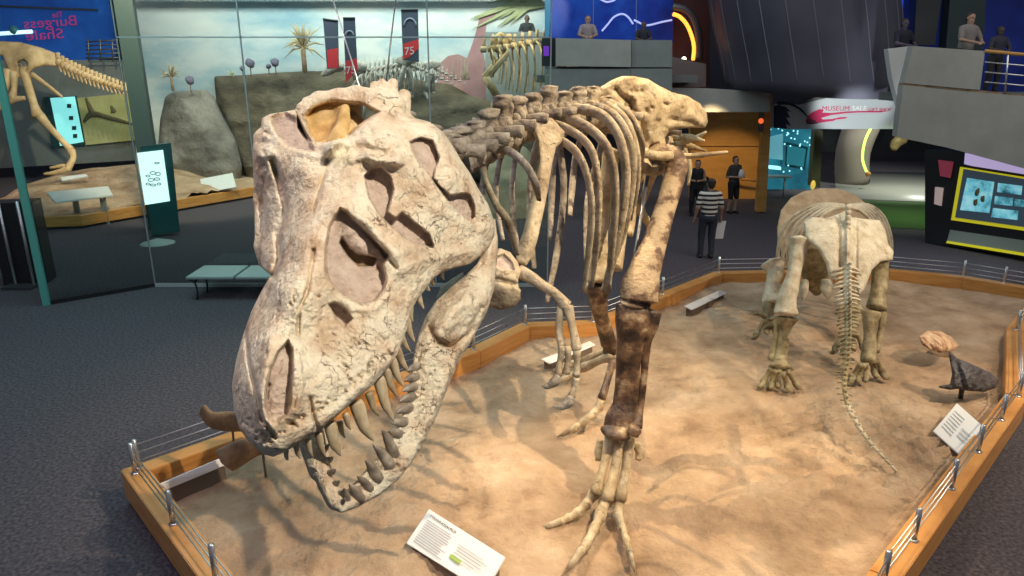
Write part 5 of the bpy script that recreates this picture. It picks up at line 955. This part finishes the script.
# shop
sh = thing('gift_shop', 'cyan lit shop interior with bright dots and pale shelves', 'shop', Yp(790, 200, 25)); tealm = noisy('teal emissive wall', [(.3, (.01, .09, .14)), (.7, (.03, .24, .32))], .8, 4, .5, 0, 10, .001, emit=.5)
slabY('back_wall', [(766, 126), (816, 126), (812, 203), (764, 203)], 26, .1, tealm, sh)  # back wall, poster, case and shelf emit, standing in for the shop's lighting
slabY('poster', [(767, 138), (783, 134), (783, 160), (766, 158)], 25.6, .1, plain('cyan poster', (.2, .55, .65), .5, emit=(.18, .55, .65), es=.4), sh)
slabY('display_case', [(786, 142), (808, 147), (805, 170), (785, 166)], 25.4, .5, plain('case frame', (.03, .16, .2), .4), sh); slabY('case_glass', [(788, 145), (806, 149), (803.5, 167), (787, 164)], 25.35, .04, plain('case glow', (.03, .25, .3), .4, emit=(.03, .22, .28), es=.5), sh)
slabY('shelf', [(770, 166), (781, 167), (781, 170), (770, 169)], 25.4, .3, plain('bright cyan', (.4, .9, .95), .5, emit=(.35, .9, 1), es=1.2), sh)
rr = random.Random(2)
for k in range(26):
    u, v = rr.uniform(768, 812), rr.uniform(128, 146) if k < 20 else rr.uniform(158, 172); MB().ball(Yp(u, v, 25.2), .03, 8, 6).build('spot_light', MATS['bright cyan'], sh)
st = thing('shop_table', 'pale stand on the floor in the cyan shop doorway', 'table', G(768, 197, 0)); a = G(768, 199, 0)
MB().box((a.x+.2, a.y, .78), (.9, .5, .06)).build('table_top', plain('pale teal table', (.35, .5, .52), .4), st, False); 
for dx in (-.15, .5): MB().tube([(a.x+dx, a.y, 0), (a.x+dx, a.y, .76)], .03, 8).build('leg', steel, st)
o = slabY('olive_pillar', [(815, 130), (823, 130), (820, 188), (811, 186)], 23.6, .3, plain('olive pillar', (.12, .12, .06), .6)); tag(o, 'narrow olive pillar at the right side of the cyan shop', 'column')
gl = MB().ball(Yp(813, 185, 23.4), (.08, .08, .16), 10, 8).build('floor_lamp', plain('yellow lamp', (.8, .6, .1), .5, emit=(.75, .5, .08), es=.7)); tag(gl, 'small yellow glowing lamp at the foot of the olive pillar', 'lamp')
# corridor right of shop
dim = plain('dim charcoal wall', (.03, .035, .035), .8)
o = slabY('corridor_wall', [(820, 120), (960, 120), (960, 152), (820, 152)], 34, .2, dim); tag(o, 'dark wall at the far end of the green lit corridor', 'wall panel')
cpil = MB(); a = Yp(853, 178, 27.5); cpil.tube([(a.x, a.y, 0), (a.x-.15, a.y, 1.2), (a.x+.15, a.y, 2.6), (a.x+.5, a.y, 4.0)], [.62, .62, .66, .8], 24, sub=4); o = cpil.build('curved_pillar', plain('taupe pillar', (.26, .22, .18), .7)); tag(o, 'taupe curved pillar beside the green neon arc', 'column')
ng = MB().tube([Yp(u, v, 26) for u, v in ((871, 128), (866, 138), (863, 150), (863, 162), (868, 175))], .045, 8, sub=5).build('neon_arc', plain('green neon', (.5, .9, .1), .5, emit=(.5, .95, .12), es=1.8)); tag(ng, 'glowing lime green neon arc under the shop sign', 'neon light')
MB().ball(Yp(868, 174, 25.9), .1, 10, 8).build('end_cap', orange_wall, ng)
lf = MB().prism([(11.2, 24.0, .004), (17.5, 22.5, .004), (20.0, 30, .004), (14.2, 31, .004)], (0, 0, .012)).build('floor_inlay', plain('grey green lino', (.34, .34, .29), .35)); tag(lf, 'glossy grey green floor area in the corridor', 'floor covering')
o = MB().prism([(9.3, 19.6, .004), (13.2, 18.6, .004), (17.5, 22.3, .004), (11.2, 23.8, .004)], (0, 0, .012)).build('floor_inlay', plain('green carpet', (.07, .15, .035), .9)); tag(o, 'mossy green carpet area behind the frilled skeleton', 'floor covering')
fo = MB().tube([Yp(893, 150, 22), Yp(898, 141, 22), Yp(906, 140, 22)], [.12, .2, .12], 12, .7, noise=.1, sub=3).build('hanging_specimen', fossil_brown); tag(fo, 'brown rounded specimen hanging under the right balcony', 'fossil')
# right balcony
rb = thing('mezzanine_parapet', 'pale two tier balcony parapet at the upper right', 'parapet', Yp(950, 90, 15.5))
a0, b0, c0 = (913, 46), (985, 51), (1040, 55)
PA, PB = (8.35, 15.5), (10.2, 15.2)
slabV('upper_panel', [(913, 46), (985, 51), (980, 90), (904, 83)], PA, PB, .3, grey_wall, rb); slabV('groove', [(904, 83), (1060, 98), (1060, 100), (903, 85)], (PA[0], PA[1]+.02), (PB[0], PB[1]+.02), .28, fossil_brown, rb)
slabV('lower_panel', [(903, 85), (962, 91), (949, 148), (897, 137)], PA, PB, .3, grey_wall, rb); slabV('lower_panel', [(962, 91), (1060, 99), (1060, 178), (949, 148)], PA, PB, .3, grey_wall, rb)
slabY('side_panel', [(888, 49), (913, 46), (903, 84), (899, 106), (892, 78)], 17.0, .2, plain('pale parapet', (.55, .57, .55), .7), rb)
for k, v in enumerate((51, 62, 72, 82)): MB().tube([PV(985, v, PA, PB), PV(1060, v+7, PA, PB)], .035 if k == 0 else .014, 8).build('rail_bar', orange_wall if k == 0 else steel, rb)
for u in (1008, 1040): MB().tube([PV(u, 54, PA, PB), PV(u-3, 94, PA, PB)], .02, 8).build('post', steel, rb)
nvy = noisy('night blue wall', [(.3, (.004, .006, .04)), (.7, (.01, .02, .13))], .4, 3, .6, 0, 10, .001, emit=.5)  # faint glow put into the wall material; it is no lamp
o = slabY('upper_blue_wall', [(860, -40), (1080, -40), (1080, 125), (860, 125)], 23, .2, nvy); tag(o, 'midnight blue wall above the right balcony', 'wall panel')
o = slabY('blue_light_panel', [(884, -20), (905, -20), (900, 48), (892, 48)], 22.6, .1, plain('royal glow', (.005, .03, .45), .5, emit=(.005, .045, .55), es=.8)); tag(o, 'bright royal blue strip of wall beside the drum', 'wall panel')
o = slabY('grey_pier', [(918, -25), (945, -25), (935, 45), (914, 45)], 22.0, .4, plain('pier grey', (.06, .062, .065), .7)); tag(o, 'dim grey pier left of the woman on the right balcony', 'column')
o = slabY('grey_pier', [(952, -25), (988, -25), (983, 50), (946, 48)], 22.0, .4, plain('pier teal grey', (.05, .075, .075), .7)); tag(o, 'dim teal grey pier behind the woman on the right balcony', 'column')
# right kiosk
KA, KB = (10.58, 17.47), (11.81, 15.6)
kd = (Vector(KB)-Vector(KA)).normalized(); kn = Vector((kd.y, -kd.x)); kn = -kn if kn.y > 0 else kn
def K(name, px, off, mat, t=.04, bevel=0):
    A = (KA[0]+kn.x*off, KA[1]+kn.y*off); B = (KB[0]+kn.x*off, KB[1]+kn.y*off); return slabV(name, px, A, B, t, mat, kio, bevel)
kio = thing('exhibit_kiosk', 'black exhibit stand with a yellow framed blue fossil screen at the right edge', 'exhibit stand', (11.2, 16.6, 0))
K('casing', [(925, 150), (945, 150), (965, 152), (1070, 172), (1070, 262), (925, 243)], .0, black, .4)
K('header', [(965, 153), (1060, 172), (1060, 180), (972, 166), (964, 164)], .03, plain('lavender header', (.5, .42, .65), .5, emit=(.55, .45, .75), es=.55))
yl = plain('yellow frame', (.62, .55, .02), .5, emit=(.65, .58, .02), es=.45)
K('screen_frame', [(960, 167), (1060, 183), (1060, 236), (951, 220)], .04, yl); K('screen', [(963.5, 169), (1060, 185), (1060, 232), (955, 217.5)], .07, plain('screen dark', (.03, .05, .07), .3, emit=(.04, .06, .08), es=.5))
img = noisy('blue fossil image', [(.35, (.02, .10, .14)), (.5, (.16, .55, .66)), (.7, (.45, .80, .85))], 2.5, 5, .5, 0, 10, .001, emit=.55)
for px in ([(967, 178), (994, 182), (989, 213), (960, 210)], [(998, 183), (1022, 186), (1021, 195), (997, 192)], [(995, 196), (1013, 198), (1012, 206), (994, 204)], [(993, 208), (1018, 211), (1017, 220), (991, 217)], [(1015, 199), (1024, 200), (1023, 207), (1014, 206)]): K('screen_image', px, .10, img, .02)
brn = plain('amber print', (.30, .20, .08), .6)
for (x, y, r) in ((978, 192, 4), (983, 199, 4), (976, 202, 3)): MB().ball(PV(x, y, (KA[0]+kn.x*.11, KA[1]+kn.y*.11), (KB[0]+kn.x*.11, KB[1]+kn.y*.11)), (.07, .02, .09), 10, 6, .1, x).build('screen_drawing', brn, kio)
K('lower_panel', [(950, 230), (1060, 246), (1060, 258), (947, 241)], .04, plain('pale green panel', (.30, .34, .28), .4)); K('lower_trim', [(947, 241), (1060, 259), (1060, 262), (946, 243)], .06, yl)
for px, c_ in (([(938, 160), (953, 162), (950, 178), (940, 176)], (.30, .04, .07)), ([(935, 187), (943, 188), (941, 206), (934, 204)], (.6, .45, .42))): K('poster', px, .06, plain('poster %s' % (c_,), c_, .6, emit=c_, es=.3))
# ------------------------------------------------------------------ people
def person(loc, yaw, h, label, shirt, trousers, hair=(.03, .02, .015), pose='stand', skin=(.42, .25, .17), shorts=False, stripe=None, longhair=False, seed=0, lean=0, sleeveless=False, hold=None):
    t = thing('person', label, 'person', loc); s = h/1.75
    M = Matrix.Translation(Vector(loc)) @ Matrix.Rotation(yaw, 4, 'Z') @ Matrix.Scale(s, 4)
    st = .16 if pose == 'walk' else .02
    hl, hr = Vector((-.10, 0, .93)), Vector((.10, 0, .93)); kl, kr = Vector((-.11, .04+st, .50)), Vector((.11, .04-st*.3, .50)); al, ar = Vector((-.11, st*1.2, .09)), Vector((.11, -st*1.9, .09+st*.3))
    sl_, sr_ = Vector((-.19, 0, 1.42)), Vector((.19, 0, 1.42))
    if pose == 'hold': el_, er_ = Vector((-.25, -.04, 1.14)), Vector((.25, -.04, 1.14)); wl_, wr_ = Vector((-.10, .24, 1.15)), Vector((.10, .24, 1.15))
    elif pose == 'rail': el_, er_ = Vector((-.27, .10, 1.18)), Vector((.27, .10, 1.18)); wl_, wr_ = Vector((-.12, .30, 1.12)), Vector((.12, .30, 1.12))
    else: el_, er_ = Vector((-.26, -.03, 1.14)), Vector((.26, -.03, 1.14)); wl_, wr_ = Vector((-.28, .06, .88)), Vector((.29, .08, .90))
    skinm = plain('skin %s' % (skin,), skin, .6); pr = []
    pr += [((0, 0, 1.66), .088, (0, .012, 1.60), .072), ((0, .01, 1.58), .055, (0, .02, 1.555), .045), ((0, .02, 1.55), .055, (0, 0, 1.42), .062), ((-.1, 0, 1.40), .09, (.1, 0, 1.40), .09), ((0, 0, 1.32), .125, (0, 0, 1.05), .105, 1.25), ((0, 0, 1.02), .11, (0, 0, .92), .125, 1.2)]
    pr += [((0, .09, 1.645), .014, (0, .105, 1.618), .016), ((-.088, .0, 1.64), .016, (-.09, 0, 1.615), .012), ((.088, .0, 1.64), .016, (.09, 0, 1.615), .012), ((-.03, .085, 1.585), .012, (.03, .085, 1.585), .012)]
    for a, b, c in ((sl_, el_, wl_), (sr_, er_, wr_)):
        pr += [(a, .052, b, .042), (b, .042, c, .027)]; d = (c-b).normalized(); sd = d.cross(Vector((0, 1, .2))).normalized(); pr.append((c, .028, c+d*.08, .034))
        for q, l_ in ((-1.5, .065), (-.5, .078), (.5, .074), (1.5, .058)): f0 = c+d*.085+sd*q*.018; pr.append((f0, .0105, f0+d*l_*.6+Vector((0, .006, 0)), .0095)); pr.append((f0+d*l_*.6+Vector((0, .006, 0)), .0095, f0+d*l_+Vector((0, .022, 0)), .008))
        pr.append((c+d*.03, .013, c+d*.07+Vector((0, .05, 0)), .010))
    for a, b, c in ((hl, kl, al), (hr, kr, ar)): pr += [(a, .088, b, .058), (b, .058, c, .038), (c, .036, c+Vector((0, -.03, -.05)), .035)]
    sdf_body('body', pr, skinm, t, .011, .035, M)
    tm = plain('cloth %s' % (trousers,), trousers, .85)
    if stripe:
        mtn = 'striped cloth'; 
        if mtn not in MATS:
            m, nt, b = newmat(mtn); N = nt.nodes; g = N.new('ShaderNodeNewGeometry'); sx = N.new('ShaderNodeSeparateXYZ'); L(nt, g.outputs['Position'], sx.inputs[0]); ma = N.new('ShaderNodeMath'); ma.operation = 'MULTIPLY'; ma.inputs[1].default_value = 1/.105; L(nt, sx.outputs[2], ma.inputs[0]); fr = N.new('ShaderNodeMath'); fr.operation = 'FRACT'; L(nt, ma.outputs[0], fr.inputs[0]); gt = N.new('ShaderNodeMath'); gt.operation = 'GREATER_THAN'; gt.inputs[1].default_value = .48; L(nt, fr.outputs[0], gt.inputs[0]); mx = N.new('ShaderNodeMix'); mx.data_type = 'RGBA'; L(nt, gt.outputs[0], mx.inputs[0]); mx.inputs[6].default_value = (.025, .02, .02, 1); mx.inputs[7].default_value = (.75, .70, .62, 1); L(nt, mx.outputs[2], b.inputs['Base Color']); b.inputs['Roughness'].default_value = .85; MATS[mtn] = m
        sm = MATS[mtn]
    else: sm = plain('cloth %s' % (shirt,), shirt, .85)
    e = .018; q = [((-.1, 0, 1.40), .09+e, (.1, 0, 1.40), .09+e), ((0, 0, 1.34), .125+e, (0, 0, 1.05), .115+e, 1.28), ((0, 0, 1.05), .115+e, (0, 0, .95), .118+e, 1.25)]
    if not sleeveless:
        for a, b in ((sl_, el_), (sr_, er_)): q.append((a, .064, a.lerp(b, .8), .062))
    sdf_body('shirt', q, sm, t, .014, .03, M)
    q = [((0, 0, 1.0), .112+e, (0, 0, .92), .128+e, 1.2)]
    for a, b, c in ((hl, kl, al), (hr, kr, ar)):
        q.append((a, .105, b, .078)); 
        if not shorts: q.append((b, .076, c+Vector((0, 0, .02)), .058))
    sdf_body('shorts' if shorts else 'trousers', q, tm, t, .014, .03, M)
    for a in (al, ar): sdf_body('shoe', [(a+Vector((0, -.03, -.045)), .045, a+Vector((0, .16, -.055)), .035)], black, t, .014, .02, M)
    hm = plain('hair %s' % (hair,), hair, .7); q = [((0, -.018, 1.675), .092, (0, -.035, 1.62), .078)]
    if longhair: q += [((0, -.05, 1.62), .08, (0, -.07, 1.45), .06)]
    sdf_body('hair', q, hm, t, .014, .03, M)
    if h > 1 and pose != 'stand':
        for sd in (-1, 1): MB().ball(M @ Vector((.032*sd, .083, 1.645)), .010*s, 8, 6).build('eye', black, t)
    return t, M, wl_, wr_
pt, M, wl_, wr_ = person((4.55, 15.96, 0), 0, 1.86, 'person seen from behind in a brown and white striped tee holding white paper', (0, 0, 0), (.03, .035, .05), stripe=True)
o = MB(); a = M @ (wr_+Vector((.02, .06, -.10))); o.prism([a+Vector((-.12, 0, -.42)), a+Vector((.10, .02, -.42)), a+Vector((.14, .02, 0)), a+Vector((-.05, 0, 0))], (0, .006, 0)); o = o.build('paper_sheet', plain('paper', (.8, .8, .78), .7), None, False); tag(o, 'white paper held by the person in the striped tee', 'paper')
q = G(731, 213, 0); pt, M, a_, b_ = person(q, math.pi+.5, 1.74, 'person walking in a dark tee and black shorts, holding something white', (.06, .055, .05), (.01, .01, .012), pose='hold', shorts=True)
a = M @ Vector((0, .27, 1.22)); o = MB().tube([a-Vector((0, 0, .1)), a+Vector((0, 0, .02)), a+Vector((0, 0, .16))], [.07, .10, .05], 12, .8, noise=.1, sub=3).build('white_bag', plain('white plastic', (.75, .72, .70), .5)); tag(o, 'crumpled white bag held by the person in black shorts', 'bag')
q = G(694, 216, 0); person(q, math.pi-.3, 1.68, 'person in a black sleeveless top partly behind the tail bones', (.012, .012, .014), (.012, .012, .014), pose='hold', sleeveless=True, longhair=True)
z0 = 4.0
def upperperson(u, v, y, h, yaw, *a, **k):
    tp = Yp(u, v, y); return person((tp.x, tp.y, tp.z-h*1.01), yaw, h, *a, **k)
upperperson(588, 15, 20.7, 1.55, math.pi, 'child in a pale top leaning on the parapet before the blue screen', (.30, .24, .24), (.05, .05, .08), hair=(.12, .07, .04), pose='rail', longhair=True)
upperperson(644, 21, 20.8, 1.38, math.pi, 'small dark figure at the right end of the blue screen parapet', (.02, .02, .03), (.02, .02, .03), pose='rail', skin=(.1, .06, .05))
upperperson(527, 15, 26.6, 1.7, math.pi, 'person in dark clothes standing on the grey box behind the golden skeleton', (.02, .02, .022), (.03, .03, .03), pose='rail', skin=(.10, .06, .05))  # silhouette look put into the darkened skin colour
upperperson(972, 12, 16.1, 1.68, math.pi+.25, 'woman with tied hair in a grey top at the right balcony parapet', (.20, .18, .17), (.04, .04, .04), pose='rail', skin=(.36, .22, .16))
upperperson(906, 18, 18.0, 1.7, math.pi+.3, 'dim figure in darkened colours left of the grey pier on the balcony', (.015, .015, .03), (.015, .015, .02), pose='rail', skin=(.08, .06, .08))  # surrounding dimness put into the skin and clothes colours
upperperson(1002, 26, 16.6, 1.42, math.pi, 'figure in a dark checked top behind the wooden handrail', (.03, .03, .05), (.02, .02, .02), pose='rail', skin=(.06, .04, .04))
pr = thing('stroller', 'black pushchair beside the person in the sleeveless top', 'pushchair', G(688, 214, 0)); a = G(700, 214, 0)
MB().ball(a+Vector((0, 0, .72)), (.26, .36, .3), 12, 8, .05).build('seat', black, pr); MB().ball(a+Vector((0, .12, .98)), (.27, .25, .2), 12, 8).build('hood', black, pr)
for sx in (-.24, .24):
    for sy in (-.3, .3): MB().tube([a+Vector((sx-.02, sy, .1)), a+Vector((sx+.02, sy, .1))], .1, 16).build('wheel', steel_dark, pr)
    MB().tube([a+Vector((sx, -.3, .1)), a+Vector((sx, .1, .6)), a+Vector((sx, .5, 1.0))], .012, 8).build('frame_tube', steel_dark, pr)
# mezzanine floor slabs the visitors stand on
def deck(x0, x1, y0, y1, z): struct(MB().box(((x0+x1)/2, (y0+y1)/2, z-.1), (x1-x0, y1-y0, .2)).build('trim_%d' % (1+len([o for o in bpy.data.objects if o.name.startswith('trim_')])), grey_band, None, False))
deck(.7, 5.2, 20.42, 22.4, 4.1); deck(9.4, 14.5, 15.95, 18.6, 3.7); deck(-1.0, 1.3, 26.35, 27.7, 4.35)
